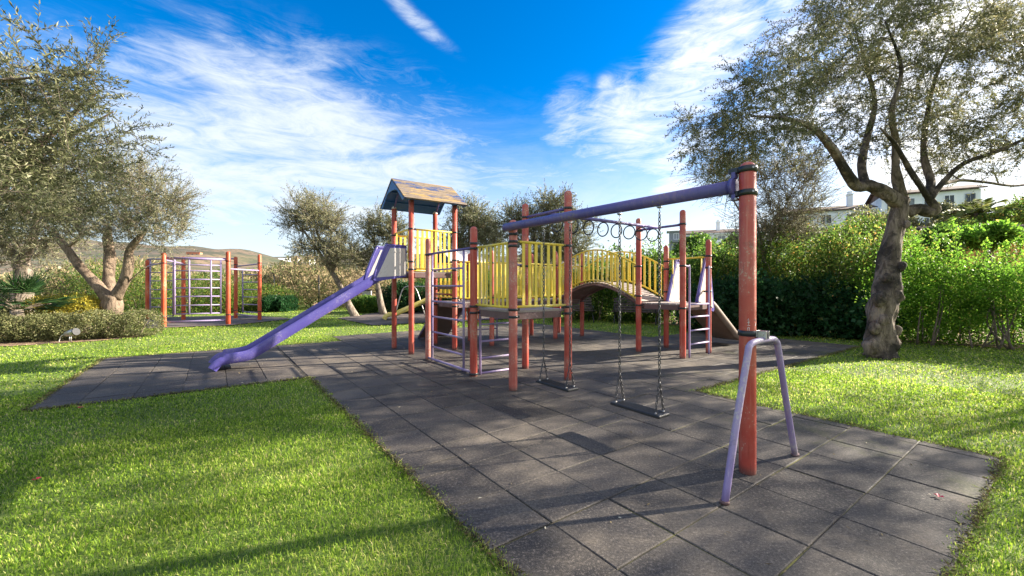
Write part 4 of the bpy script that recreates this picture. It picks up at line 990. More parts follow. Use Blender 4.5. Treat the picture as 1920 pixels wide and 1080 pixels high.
bush('flowering_shrub', 'yellow green climbing shrub with autumn leaves left of the gnarled olive trunk', 'shrub', lumps_line([(7.4, 13.8, 2.6), (8.9, 13.2, 2.85), (10.4, 12.6, 2.95), (11.7, 12.2, 2.75)], .9, 14, .5), 60000, (.08, .045), M['autumn'], 60, bump=.5, shellmin=.35, upbias=.5)
bush('climber', 'bright green climber hedge with dense shaded base right of the gnarled olive trunk', 'hedge', lumps_line([(9.6, 10.6, 1.95), (10.8, 10.2, 2.05), (12.0, 9.6, 2.1), (13.6, 9.0, 2.3), (15.6, 8.4, 2.5)], .8, 17, .5), 90000, (.062, .038), M['climber'], 60, bump=.5, shellmin=.35, upbias=.5)
for (px, py0, py1, Y) in ((1795, 505, 405, 9.9), (1812, 500, 430, 10.1), (1755, 500, 432, 10.)):
    pass
# long shoots standing out of the climber
def shoots(name, label, spots, mat, leaf, group):
    for (px, py0, py1, Y, dx_) in spots:
        p0, p1 = PX(px, py0, Y), PX(px+dx_, py1, Y); root = thing(name, label, 'shoot', (p0.x, p0.y, 0), 0, group)
        a, e = p0-root.location, p1-root.location; m = MB(); path = smooth_path([V3((0, 0, .1)), a, a.lerp(e, .5)+V3((.03, 0, .03)), e], 4); m.tube(path, lerp_list([.015, .004], len(path)), 5); m.build('stem', M['twig'], root)
        n = 260; t = rng.random(n)**.8; pts = np.array(a)+(np.array(e)-np.array(a))*t[:, None]+rng.normal(size=(n, 3))*.05*(1.3-t)[:, None]*1.6
        d = rng.normal(size=(n, 3))*.8+np.array([0, 0, .3]); fast_mesh('foliage', leaf_quads(pts, d, rng.uniform(.6, 1.2, n)*leaf[0], rng.uniform(.7, 1.2, n)*leaf[1], .25), 4, mat, root, attr=np.clip(rng.normal(.6, .18, n), 0, 1))
shoots('climber_shoot', 'long leafy shoot standing up out of the green climber before the tiled roof', [(1800, 520, 408, 9.9, -18), (1835, 520, 450, 10, 15), (1760, 520, 440, 10, -8), (1880, 510, 455, 9.7, 6), (1900, 510, 440, 9.7, 18), (1730, 530, 460, 10.2, -14)], M['climber'], (.062, .04), 'long shoots on the green climber')

# left planting
bush('low_hedge', 'low clipped hedge with dry twigs edging the lawn at the left', 'hedge', lumps_line([(-15.5, 10.6, .58), (-13.4, 10.5, .66), (-11.9, 10.9, .72), (-10.5, 11.7, .68)], .55, 12, .06), 52000, (.045, .024), M['box'], 40)
bush('golden_shrub', 'small yellow leaved shrub between the fan palm and the three limbed olive', 'shrub', [((-13.4, 12.0, .6), (.9, .5, .5)), ((-12.7, 12.1, .7), (.6, .5, .45))], 12000, (.06, .032), M['gold'], 8)
bush('shrub', 'green shrub mass behind the three limbed olive tree', 'shrub', lumps_line([(-20, 19.5, 2.6), (-17.6, 19.4, 2.2), (-15, 21.2, 1.7), (-14.5, 22.6, 1.4)], 1.2, 9), 28000, (.09, .04), M['autumn'], 40, bump=.5, shellmin=.4)
bush('ground_shrub', 'grey green low shrub at the far left beneath the fan palm', 'shrub', [((-15.2, 11.7, .45), (1.1, .6, .45)), ((-14.4, 11.5, .4), (.7, .5, .42))], 14000, (.06, .03), M['box'], 8)
bush('green_hedge', 'dark green hedge along the back lawn behind the climbing bars', 'hedge', lumps_line([(-18.5, 23.4, 2.4), (-15.5, 23.2, 2.1), (-13, 23.4, 1.3)], 1.0, 7), 11000, (.11, .05), M['autumn'], 16)
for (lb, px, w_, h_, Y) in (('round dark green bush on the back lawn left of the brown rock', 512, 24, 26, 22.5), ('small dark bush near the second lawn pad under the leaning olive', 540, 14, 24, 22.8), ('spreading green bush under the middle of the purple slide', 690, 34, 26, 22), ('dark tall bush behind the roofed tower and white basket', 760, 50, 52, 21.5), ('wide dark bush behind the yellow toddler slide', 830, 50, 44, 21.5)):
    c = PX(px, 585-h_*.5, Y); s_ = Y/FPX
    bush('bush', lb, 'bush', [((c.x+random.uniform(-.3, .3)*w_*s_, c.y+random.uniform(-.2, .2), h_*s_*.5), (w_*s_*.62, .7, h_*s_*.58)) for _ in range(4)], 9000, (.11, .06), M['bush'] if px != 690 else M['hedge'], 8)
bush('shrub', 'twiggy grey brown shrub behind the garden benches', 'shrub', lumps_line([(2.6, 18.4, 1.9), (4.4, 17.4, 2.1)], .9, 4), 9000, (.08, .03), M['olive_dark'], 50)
bush('far_hedge', 'olive green hedge at the back of the lawn behind the walkway railings', 'hedge', lumps_line([(-4.5, 23.2, 2.0), (-1, 22.8, 2.1), (2.2, 21.6, 2.5)], 1.1, 8), 24000, (.12, .06), M['hedge'], 16)

# dry reeds and scrub beyond the fence: nobody could count them
def reeds():
    n = 60000; x = rng.uniform(-34, 4, n); y = rng.uniform(24.5, 36, n); h = 2.2+.7*np.sin(x*.5+y*.3)+.5*np.sin(x*1.3); z = rng.random(n)**.8*h*(1+.0*y)
    pos = np.stack([x, y, z], 1); d = rng.normal(size=(n, 3))*.5+np.array([0, 0, .5]); at = np.clip(rng.normal(.5, .22, n)-.1*(z < .6)+.25*(np.sin(x*.8+y*.6) > .7), 0, 1)
    return leaf_quads(pos, d, rng.uniform(.2, .5, n), rng.uniform(.04, .11, n), .2), at
q, t = reeds(); tag(fast_mesh('reeds', q, 4, M['reed'], attr=t), 'tan dry reeds and scrub filling the ground beyond the garden fence', 'reeds', kind='stuff')
def scrub():
    n = 26000; x = rng.uniform(-75, 10, n); y = rng.uniform(38, 90, n); h = 2.6+1.6*np.sin(x*.21+y*.1)*np.sin(y*.17); z = rng.random(n)*np.maximum(h, .8)
    pos = np.stack([x, y, z], 1); d = rng.normal(size=(n, 3)); return leaf_quads(pos, d, rng.uniform(.4, .9, n), rng.uniform(.25, .6, n), .2), np.clip(rng.normal(.4, .25, n), 0, 1)
q, t = scrub(); tag(fast_mesh('scrub', q, 4, M['olive'], attr=t), 'grey green scrub rolling toward the hills at the left', 'scrub', kind='stuff')

# fan palm at the left edge
def fan_palm(name, label, c, nf, fl, mat, blade=30, up=.35, h=.5, lw=.02, trunk_r=.13):
    root = thing(name, label, 'palm', (c[0], c[1], 0)); m = MB(); m.tube([V3((0, 0, -.02)), V3((.03, .02, h*.5)), V3((0, 0, h))], [trunk_r*1.2, trunk_r, trunk_r*.9], 10, bump=.15); m.build('trunk', M['bark'], root)
    pos, dr, ln, st = [], [], [], MB()
    for i in range(nf):
        a = 2*math.pi*i*.382+random.uniform(-.2, .2); e = random.uniform(-.1, 1.25)*.9; d = np.array([math.cos(a)*math.cos(e), math.sin(a)*math.cos(e), math.sin(e)+up*.3]); L = fl*random.uniform(.35, .55)
        b = np.array([0, 0, h])+d*L; st.tube([V3((0, 0, h-.05)), V3(np.array([0, 0, h])+d*L*.5+np.array([0, 0, .02])), V3(b)], [.012, .010, .008], 5)
        s = np.cross(d, [0, 0, 1]); s /= np.linalg.norm(s)+1e-9; u = np.cross(s, d)
        for k in range(blade):
            f = -1.45+2.9*k/(blade-1); dd = d*math.cos(f)+s*math.sin(f)+u*random.uniform(-.05, .12)-np.array([0, 0, .18]); pos.append(b); dr.append(dd); ln.append(fl*random.uniform(.5, .62)*(1-.18*abs(f)))
    pos, dr, ln = np.array(pos), np.array(dr), np.array(ln); st.build('stalks', M['twig'], root)
    fast_mesh('fronds', leaf_quads(pos, dr, ln, np.full(len(ln), lw), .12), 4, mat, root, attr=np.clip(rng.normal(.45, .22, len(ln)), 0, 1)); return root
fan_palm('fan_palm', 'dark green fan palm with spiky fronds at the left edge', (-13.1, 10.95), 26, 1.15, M['palm'], h=.78, lw=.026)
pa = PX(1838, 400, 21.5)
def feather_palm(label, c, z, nf, L, mat):
    root = thing('palm_tree', label, 'palm', (c[0], c[1], 0)); m = MB(); m.tube([V3((0, 0, 0)), V3((.05, 0, z*.5)), V3((0, 0, z))], [.22, .18, .2], 10, bump=.1); m.build('trunk', M['bark'], root)
    pos, dr, ln = [], [], []; st = MB()
    for i in range(nf):
        a = i*2.4; e = random.uniform(-.2, 1.25); P0 = np.array([0, 0, z]); d = np.array([math.cos(a)*math.cos(e), math.sin(a)*math.cos(e), math.sin(e)]); path = []
        for k in range(9):
            t = k/8; path.append(P0+d*L*t+np.array([0, 0, -.55*L*t*t]))
        st.tube([V3(p) for p in path], lerp_list([.02, .006], 9), 4)
        for k in range(44):
            t = .12+.88*k/44; q = P0+d*L*t+np.array([0, 0, -.55*L*t*t]); s = np.cross(d, [0, 0, 1]); s /= np.linalg.norm(s)+1e-9
            for sg in (-1, 1): pos.append(q); dr.append(s*sg*.8+d*.5+np.array([0, 0, -.15])); ln.append(.42*math.sin(.4+t*2.4))
    st.build('ribs', M['twig'], root); ln = np.maximum(np.array(ln), .08); fast_mesh('fronds', leaf_quads(np.array(pos), np.array(dr), ln, np.full(len(ln), .05), .1), 4, mat, root, attr=np.clip(rng.normal(.5, .2, len(ln)), 0, 1))
feather_palm('sunlit palm tree rising beside the tiled roof at the right', (pa.x, pa.y), pa.z-.1, 30, 1.9, M['palm_far'])
bush('shrub', 'golden and orange shrub above the tiled roof under the palm', 'shrub', [((PX(1800, 420, 20.5).x, 20.5, 3.9), (1.5, .8, .7)), ((PX(1880, 405, 20.5).x, 20.5, 4.3), (1.3, .8, .8)), ((PX(1930, 380, 20.5).x, 20.8, 4.6), (1.0, .8, 1.0))], 14000, (.13, .06), M['autumn'], 12, floor=.2)

# ------------------------------------------------------------------ climbing bars on the left pad
def px_post(px, py): return GR(px, py)
CB = thing('climbing_bars', 'orange and lilac ladder climbing bars standing on the back left pad', 'climbing frame', tuple(GR(344, 600)), 0)
o0 = GR(344, 600)
posts = {}
for k, (px, pyb, pyt) in dict(A=(276.5, 599, 487), B=(307, 613, 474), C=(344, 600, 481), D=(427.8, 608, 471.5), E=(442, 597, 481), F=(486.7, 600, 477)).items():
    p = GR(px, pyb); h = CAMZ+(YH-pyt)*p.y/FPX; q = p-o0; posts[k] = (q, h)
    mkpost(q.x, q.y, h, M['orange'], CB, .075 if k in 'BD' else .072, [(h-.35, ()), (.35, ())])
def bar(p, q, r, parent, nm='bar', mat='lilac'):
    b = MB(); b.tube([p, q], r, 8); return b.build(nm, M[mat], parent)
def zat(p, f, z): return V3((p.x, p.y, z))
def panel(k0, k1, f0, f1, zs, extra=(), top=None, r=.024):
    (a, ha), (b, hb) = posts[k0], posts[k1]; z1 = top or max(zs)+.1; m = MB()
    for f in (f0, f1)+tuple(extra): c = a.lerp(b, f); m.tube([zat(c, 0, min(zs)-.02), zat(c, 0, z1)], r*1.15, 8)
    o = m.build('ladder_frame', M['lilac'], CB)
    for z in zs: bar(zat(a.lerp(b, f0), 0, z), zat(a.lerp(b, f1), 0, z), r*.9, o, 'rung')
    return o
zs = [.42+.305*k for k in range(6)]
o = panel('B', 'D', .16, .88, [.42, .72, 1.03, 1.33, 1.63, 1.93, 2.14], extra=(.38, .72), top=2.35)
bar(zat(posts['B'][0], 0, .16), zat(posts['D'][0], 0, .16), .028, CB, 'ground_bar'); bar(zat(posts['B'][0], 0, 2.36), zat(posts['D'][0], 0, 2.36), .042, CB, 'top_bar')
panel('A', 'C', .08, .72, [.16, .52, .88, 1.24, 1.6, 1.95, 2.3], top=2.5); bar(zat(posts['A'][0], 0, 2.5), zat(posts['C'][0], 0, 2.5), .03, CB, 'top_bar')
bar(zat(posts['C'][0], 0, 2.55), zat(posts['E'][0], 0, 2.55), .034, CB, 'top_bar')
panel('E', 'F', .3, .96, [.30, .62, .93, 1.24, 1.55, 1.86], top=2.1); bar(zat(posts['E'][0], 0, 2.22), zat(posts['F'][0], 0, 2.3), .026, CB, 'top_bar'); bar(zat(posts['E'][0], 0, .2), zat(posts['F'][0], 0, .12), .026, CB, 'ground_bar')
bar(zat(posts['D'][0], 0, 2.02), zat(posts['F'][0], 0, 2.02), .03, CB, 'cross_bar'); bar(zat(posts['B'][0], 0, 2.3), zat(posts['C'][0], 0, 2.3), .026, CB, 'cross_bar')
bar(zat(posts['A'][0], 0, 2.2), zat(posts['B'][0], 0, 2.2), .026, CB, 'cross_bar')

# ------------------------------------------------------------------ toddler set far behind the tower
TS = thing('toddler_playhouse', 'small roofed toddler playhouse behind the tower seen between its posts', 'playhouse', (-2.05, 16.2, 0), TH)
tx = lambda x, y, z: V3((x, y, z))
for (x, y) in ((-.55, -.55), (.55, -.55), (-.55, .55), (.55, .55)): mkpost(x, y, 2.35, M['orange'], TS, .05, [(1.6, ())], dome=False)
m = MB(); m.box((0, 0, .95), (1.1, 1.1, .05)); m.build('platform', M['deck'], TS)
for sgn_, mt in ((-1, 'white_panel'), (1, 'blue')):
    m = MB(); P = [V3((-.8, sgn_*.8, 2.3)), V3((.8, sgn_*.8, 2.3)), V3((.8, 0, 2.78)), V3((-.8, 0, 2.78))]; m.prism(P, (0, 0, 1), .03); m.build('roof_panel', M[mt], TS)
for xx in (-.56, .56):
    m = MB(); m.prism([V3((xx, -.7, 2.30)), V3((xx, .7, 2.30)), V3((xx, 0, 2.74))], (1, 0, 0), .02); m.build('gable', M['blue'], TS)
for (p, q) in (((-.5, -.55), (.5, -.55)), ((.55, -.5), (.55, .5)), ((-.5, .55), (.5, .55))):
    m = MB(); p, q = V3((*p, 0)), V3((*q, 0)); d = q-p
    for k in range(6): c = p+d*(k+.5)/6; m.box((c.x, c.y, 1.3), (.09, .09, .55) if abs(d.x) > .5 else (.09, .09, .55))
    m.tube([zat(p, 0, 1.03), zat(q, 0, 1.03)], .02, 8); m.tube([zat(p, 0, 1.58), zat(q, 0, 1.58)], .02, 8); m.build('railing', M['yellow'], TS)
TL = thing('toddler_slide', 'small yellow slide with its low end on the far pad behind the tower', 'slide', tuple(GR(722, 600)), 0)
slide_o = GR(722, 600)
e = V3((2.35, 1.1, 0)); ang = math.atan2(e.y, e.x)
TL.rotation_euler = (0, 0, ang)
M['y_slide'] = painted('yellow_slide_plastic', (.62, .50, .10), (.5, .45, .3), .3, .4, (.7, .6, .25), False)
slide(TL, 3.0, 0, -1, 1.25, 3.0, w_=.42, zend=.16, hood=.3, mat='y_slide', panel='y_slide', hoodlen=.3)
m = MB()
for sy in (-.2, .2): m.tube([V3((3.05, sy, 1.2)), V3((3.5, sy, 0))], .022, 8)
for k in range(4): t = (k+1)/5; m.tube([V3((3.05+.45*t, -.2, 1.2-1.2*t)), V3((3.05+.45*t, .2, 1.2-1.2*t))], .016, 8)
m.build('ladder', M['steel'], TL)
AF = thing('small_swing_set', 'thin grey a-frame swing set behind the tower', 'swing set', tuple(GR(765, 592)), 0)
m = MB(); m.tube(smooth_path([V3((-.62, 0, 0)), V3((-.28, 0, 1.15)), V3((-.05, 0, 1.36)), V3((.2, 0, 1.36)), V3((.42, 0, 1.15)), V3((.80, 0, -.0))], 5), .025, 8); m.build('frame', M['steel'], AF)
m = MB(); m.tube([V3((.08, 0, 1.36)), V3((2.6, 1.8, 1.36))], .025, 8); m.tube([V3((2.2, 2.1, 0)), V3((2.55, 1.85, 1.2)), V3((2.65, 1.7, 1.2)), V3((3.1, 1.5, 0))], .025, 8); m.build('beam', M['steel'], AF)

# ------------------------------------------------------------------ benches, basket, rock, light, fence
def bench(label, x, y, rz):
    root = thing('garden_bench', label, 'bench', (x, y, 0), rz, 'garden benches in the shade of the hedge'); L = 1.7
    m = MB()
    for k in range(5): m.box((0, -.18+k*.095, .44+.006*abs(k-2)), (L, .075, .028), bev=.004)
    m.build('seat', M['darkwood'], root); m = MB(); Mr = Matrix.Rotation(R(-14), 3, 'X')
    for k in range(5): m.box((0, .26+k*.028, .52+k*.095), (L, .026, .075), Mr, .004)
    m.build('backrest', M['darkwood'], root)
    for sx in (-1, 1):
        m = MB(); X = sx*(L/2-.12)
        m.tube(smooth_path([V3((X, -.27, 0)), V3((X, -.20, .20)), V3((X, -.05, .36)), V3((X, .22, .42)), V3((X, .30, .6)), V3((X, .42, .98))], 4), .021, 8)
        m.tube(smooth_path([V3((X, .38, 0)), V3((X, .25, .2)), V3((X, .05, .33)), V3((X, -.2, .42))], 4), .021, 8)
        m.tube(smooth_path([V3((X, -.22, .42)), V3((X, -.25, .58)), V3((X, -.1, .64)), V3((X, .3, .64))], 4), .017, 8); m.build('side_frame', M['clamp'], root)
bench('dark slatted bench seen side on at the left, under the arch of the bridge', 2.35, 15.9, R(8)); bench('dark slatted bench farther right in deep shade before the tall hedge', 4.55, 15.25, R(-24))
p = GR(688, 583); root = thing('litter_basket', 'pale box shaped litter basket on a post at the edge of the back lawn', 'litter bin', tuple(p), R(15))
m = MB(); m.tube([V3((0, .14, 0)), V3((0, .14, 1.0))], .03, 8); m.build('post', M['deck_edge'], root)
m = MB(); m.box((0, 0, .82), (.5, .28, .60), bev=.03); b = m.build('bin', M['white_panel'], root)
m = MB(); m.box((0, 0, 1.15), (.56, .34, .05), bev=.012); m.build('lid', M['clamp'], b)
def rock(label, c, s, seed):
    rs = np.random.default_rng(seed); m = MB(); m.sphere((0, 0, s[2]*.4), 1, 16, 10, s); v = np.array(m.v); d = 1+.16*np.sin(v[:, 0]*9/s[0]*.5+seed)*np.cos(v[:, 2]*8)+.07*rs.normal(size=len(v)); d[::16] = 1
    m.v = [tuple(q) for q in (v*np.stack([d, d, d], 1))]; o = m.build('rock', M['rock']); o.location = (c[0], c[1], 0); tag(o, label, 'rock', None)
    for pl in o.data.polygons: pl.use_smooth = False
r1 = GR(606, 587); rock('larger brown rock lying at the foot of the leaning olive', (r1.x, r1.y), (.42, .35, .40), 1); r2 = GR(592, 585); rock('smaller darker rock just left of the brown rock', (r2.x-.1, r2.y+.3), (.3, .3, .30), 5)
# garden spotlight
p = GR(133, 641); root = thing('garden_spotlight', 'small grey spotlight on a spike in front of the low hedge', 'spotlight', tuple(p)); 
m = MB(); m.tube([V3((0, 0, 0)), V3((0, 0, .17))], .014, 8); m.tube([V3((-.05, .01, .0)), V3((-.05, .01, .16))], .009, 8); m.build('stake', M['steel'], root)
m = MB(); m.tube([V3((-.15, 0, .18)), V3((-.11, 0, .20)), V3((.03, -.01, .235)), V3((.12, -.02, .255)), V3((.155, -.02, .262))], [.03, .065, .085, .088, .08], 14); hd = m.build('lamp_head', M['steel'], root)
m = MB(); m.tube([V3((.135, -.02, .258)), V3((.162, -.022, .264))], .090, 14); m.build('rim', M['clamp'], hd)
m = MB(); m.tube(smooth_path([V3((-.14, 0, .19)), V3((-.24, 0, .15)), V3((-.29, 0, .05)), V3((-.30, 0, .005))], 5), .009, 6); m.build('cable', M['white_panel'], root)
# wire fence along the back
FN = thing('wire_fence', 'thin wire mesh fence with dark posts along the back of the lawn', 'fence', (-6, 24, 0))
for k in range(12):
    m = MB(); x = -13+k*2.6; m.tube([V3((x, 0, 0)), V3((x, 0, 2.0))], .03, 8); m.build('fence_post', M['clamp'], FN)
m = MB()
for z in (.1, .7, 1.3, 1.95): m.tube([V3((-13, 0, z)), V3((15.6, 0, z))], .006, 4)
for k in range(190): m.tube([V3((-13+k*.15, 0, .1)), V3((-13+k*.15, 0, 1.95))], .0025, 3, cap=False)
m.build('wire_mesh', M['clamp'], FN)

# fallen petals and leaves
def edge_soil():
    ed = [(-2.12, -4.2, -2.12, 2.5), (-2.12, 2.5, -5.08, 2.5), (-5.08, 2.5, -5.08, 6.66), (-5.08, 6.66, -.65, 6.66), (1.98, -4.2, 1.98, -1.5), (1.98, -1.5, 9.0, -1.5), (-2.12, -4.2, 1.98, -4.2)]
    P, A = [], []
    for (b0, a0, b1, a1) in ed:
        L = math.hypot(b1-b0, a1-a0); n = int(L*520); t = rng.random(n); clump = .5+.5*np.sin(t*L*3.7+b0)*np.sin(t*L*9.1+a0); k = rng.random(n) < .25+.75*clump; t = t[k]; n = len(t)
        b = b0+(b1-b0)*t+rng.normal(0, .022, n)*(abs(a1-a0) > abs(b1-b0)); a = a0+(a1-a0)*t+rng.normal(0, .022, n)*(abs(b1-b0) > abs(a1-a0))
        P += [list(W(x, y, .002)) for x, y in zip(b, a)]; A += list(rng.random(n))
    P = np.array(P); n = len(P); d = rng.normal(size=(n, 3)); d[:, 2] = np.abs(d[:, 2])*.5; return leaf_quads(P, d, rng.uniform(.012, .05, n), rng.uniform(.004, .011, n), .3), np.array(A)
M['thatch'] = leafmat('edge_thatch', [(0., (.05, .035, .02)), (.5, (.14, .11, .05)), (.8, (.20, .26, .05)), (1., (.30, .26, .13))], .2, .8, 0)
q, t = edge_soil(); tag(fast_mesh('edge_thatch', q, 4, M['thatch'], attr=t), 'crumbs of soil and dry grass along the edges of the rubber tiles', 'soil crumbs', kind='stuff')
def litter():
    n = 900; b = rng.uniform(-5, 6.3, n); a = rng.uniform(-4.2, 7.6, n); k = in_rects(b, a, .0); b, a = b[k], a[k]; n = len(b)
    pos = np.array([list(W(x, y, .006)) for x, y in zip(b, a)]); d = rng.normal(size=(n, 3)); d[:, 2] *= .12; q = leaf_quads(pos, d, rng.uniform(.012, .045, n), rng.uniform(.005, .013, n), .1); q[:, 2] = np.maximum(q[:, 2], .004); return q, rng.random(n)
M['litter'] = leafmat('dry_fallen_leaves', [(0., (.10, .07, .03)), (.6, (.28, .22, .12)), (1., (.5, .46, .36))], .1, .7, 0)
q, t = litter(); tag(fast_mesh('leaf_litter', q, 4, M['litter'], attr=t), 'tiny dry olive leaves scattered over the dark rubber tiles', 'leaf litter', kind='stuff')
def petal(label, px, py, s=.03):
    p = GR(px, py); m = MB()
    for k in range(4):
        a = k*1.6+random.random(); c = V3((math.cos(a)*s*.5, math.sin(a)*s*.5, .008)); m.add([V3((0, 0, .004)), c+V3((-math.sin(a)*s*.35, math.cos(a)*s*.35, .008)), c*1.9+V3((0, 0, -.004)), c+V3((math.sin(a)*s*.35, -math.cos(a)*s*.35, .004))], [(0, 1, 2, 3)])
    o = m.build('fallen_petal', M['petal']); o.location = (p.x, p.y, .004 if px > 1000 else .03); tag(o, label, 'petal')
petal('crimson petal lying on the dark tiles near the right corner', 1760, 933); petal('pink petal on the grass just below the left tip of the paving', 150, 770, .035); petal('red petal in the sunlit grass at the far left', 68, 908, .028)

# ------------------------------------------------------------------ tiled outbuilding at the right
def tile_mat():
    m, t = newmat('clay_roof_tiles'); g = G(t); co = g.coord()
    c = g.mix(g.ramp(g.noise(co, 3, 5, .7), .4, .6), (.065, .048, .042), (.16, .10, .075)); g.out(c, .85, g.bump(g.noise(co, 30, 4), .5, .01)); return m
M['tile'] = tile_mat(); M['ochre'] = simple('ochre_render', (.62, .34, .12), .85, 0, .12, 3, .15); M['white'] = simple('white_render', (.76, .78, .80), .85, 0, .08, 1., .1); M['cream'] = simple('cream_render', (.58, .50, .40), .85, 0, .1, 2)
M['shutter'] = simple('grey_shutter', (.22, .24, .27), .6); M['awning'] = simple('blue_awning', (.02, .05, .22), .7)
root = thing('outbuilding', 'ochre outbuilding with a dark clay tile roof behind the green climber', 'building', (21.6, 16.4, 0), R(-9)); 
m = MB(); m.box((0, 1.5, 1.55), (7.4, 3., 3.1)); m.build('wall', M['ochre'], root); m = MB(); m.box((0, -.06, 3.08), (7.7, .16, .10), bev=.01); m.build('cornice', M['ochre'], root)
m = MB(); m.prism([V3((-3.9, -.3, 3.12)), V3((3.9, -.3, 3.12)), V3((3.9, 1.6, 3.92)), V3((-3.9, 1.6, 3.92))], (0, 0, 1), .05)
for k in range(40):
    x = -3.85+k*.197
    for j in range(6):
        t0, t1 = j/6, (j+1)/6+.02; m.tube([V3((x, -.36+1.96*t0, 3.185+.8*t0+.018)), V3((x, -.36+1.96*t1, 3.185+.8*t1))], [.075, .062], 8)
m.build('roof', M['tile'], root)
# ------------------------------------------------------------------ apartment blocks on the slope
def block(name, label, loc, rz, size, floors, bays, roof='tile', balcony=True, seed=0, chimneys=0, wallm='white', step=0):
    rs = random.Random(seed); root = thing(name, label, 'building', loc, rz); Wd, D, H = size; m = MB()
    m.box((0, D/2, H/2-3), (Wd, D, H+6)); m.build('wall', M[wallm], root)
    m = MB()
    for yy, z0 in ((-.5, H),): m.prism([V3((-Wd/2-.5, yy, z0)), V3((Wd/2+.5, yy, z0)), V3((Wd/2+.5, D/2, z0+D*.14)), V3((-Wd/2-.5, D/2, z0+D*.14))], (0, 0, 1), .2)
    m.prism([V3((-Wd/2-.5, D+.5, H)), V3((-Wd/2-.5, D/2, H+D*.14)), V3((Wd/2+.5, D/2, H+D*.14)), V3((Wd/2+.5, D+.5, H))], (0, 0, 1), .2)
    for xx in (-Wd/2, Wd/2-.2): m.prism([V3((xx, 0, H)), V3((xx, D, H)), V3((xx, D/2, H+D*.14))], (1, 0, 0), .2)
    rf = m.build('roof', M['tile'] if roof == 'tile' else M['white'], root)
    for k in range(chimneys):
        m = MB(); x = -Wd/2+1.2+k*(Wd-3)/max(1, chimneys-1)+rs.uniform(-.6, .6); m.box((x, D*.3, H+1.6), (.7, .7, 2.6)); m.box((x, D*.3, H+2.95), (.9, .9, .14)); m.box((x, D*.3, H+3.25), (.5, .5, .4)); m.build('chimney', M['white'], rf)
    fh = H/floors; bw = Wd/bays
    for f in range(floors):
        for b in range(bays):
            x = -Wd/2+bw*(b+.5); z = fh*f+fh*.5; ww, wh = bw*rs.uniform(.34, .5), fh*rs.uniform(.5, .62)
            # recessed opening: dark pane set in a projecting white frame
            m = MB(); t = .09
            for (cx, cz, sx, sz) in ((x, z+wh/2+t/2, ww+2*t, t), (x, z-wh/2-t/2, ww+2*t, t), (x-ww/2-t/2, z, t, wh), (x+ww/2+t/2, z, t, wh), (x, z, .07, wh)): m.box((cx, -.05, cz), (sx, .12, sz))
            w_ = m.build('window', M['white'] if rs.random() < .6 else M['shutter'], root)
            m = MB(); m.box((x, -.006, z), (ww, .016, wh)); m.build('pane', M['glass'] if rs.random() < .65 else M['shutter'], w_)
            if balcony and rs.random() < .6:
                m = MB(); m.box((x, -.75, fh*f+.05), (bw*.86, 1.5, .18)); m.box((x, -1.46, fh*f+.55), (bw*.86, .08, .85)); bl = m.build('balcony', M[wallm], root)
                m = MB(); m.box((x, -.75, fh*(f+1)-.12), (bw*.9, 1.5, .14)); m.build('balcony_roof', M['tile'] if rs.random() < .4 else M[wallm], bl)
    return root
c = PX(1385, 470, 92); block('apartment_building', 'white apartment block with red roof and chimneys just left of the thick red post', (c.x, c.y, 5.2), R(-18), (24, 9, 7.8), 3, 7, chimneys=4, seed=3)
c = PX(1268, 470, 88); block('apartment_tower', 'narrow grey blue stair tower with balconies left of the white apartment block', (c.x, c.y, 4.2), R(-18), (2.6, 3, 8.6), 4, 1, roof='flat', seed=5, wallm='shutter')
c = PX(1600, 440, 66); block('apartment_building', 'white terraced apartment block behind the thin olive and the gnarled trunk', (c.x, c.y, 5.6), R(-24), (18, 9, 7.8), 3, 5, chimneys=3, seed=8)
c = PX(1742, 450, 60); block('apartment_building', 'white villa block with shuttered windows between the gnarled trunk and the palm', (c.x, c.y, 5.6), R(-30), (10.5, 8, 9.2), 3, 5, seed=12, balcony=False)
m = MB(); 
# trees on the slope in front of the blocks
for (lb, px, py, Y, s_) in (('rounded light green tree in front of the distant white apartment block', 1295, 462, 60, 3.2), ('green tree on the slope behind the top of the tall hedge', 1385, 462, 55, 3.0), ('dark tree below the white villa block', 1700, 445, 45, 2.6)):
    c = PX(px, py, Y); root = bush('tree', lb, 'tree', [((c.x+random.uniform(-.4, .4)*s_, c.y, c.z-s_*.3+random.uniform(-.2, .2)), (s_*random.uniform(.6, .8), s_*.7, s_*random.uniform(.6, .8))) for _ in range(4)], 7000, (.38, .24), M['hedge'], 5)
    m = MB(); m.tube([V3((0, 0, -1)), V3((0, 0, c.z))], [.3, .15], 8); m.build('trunk', M['bark'], root)

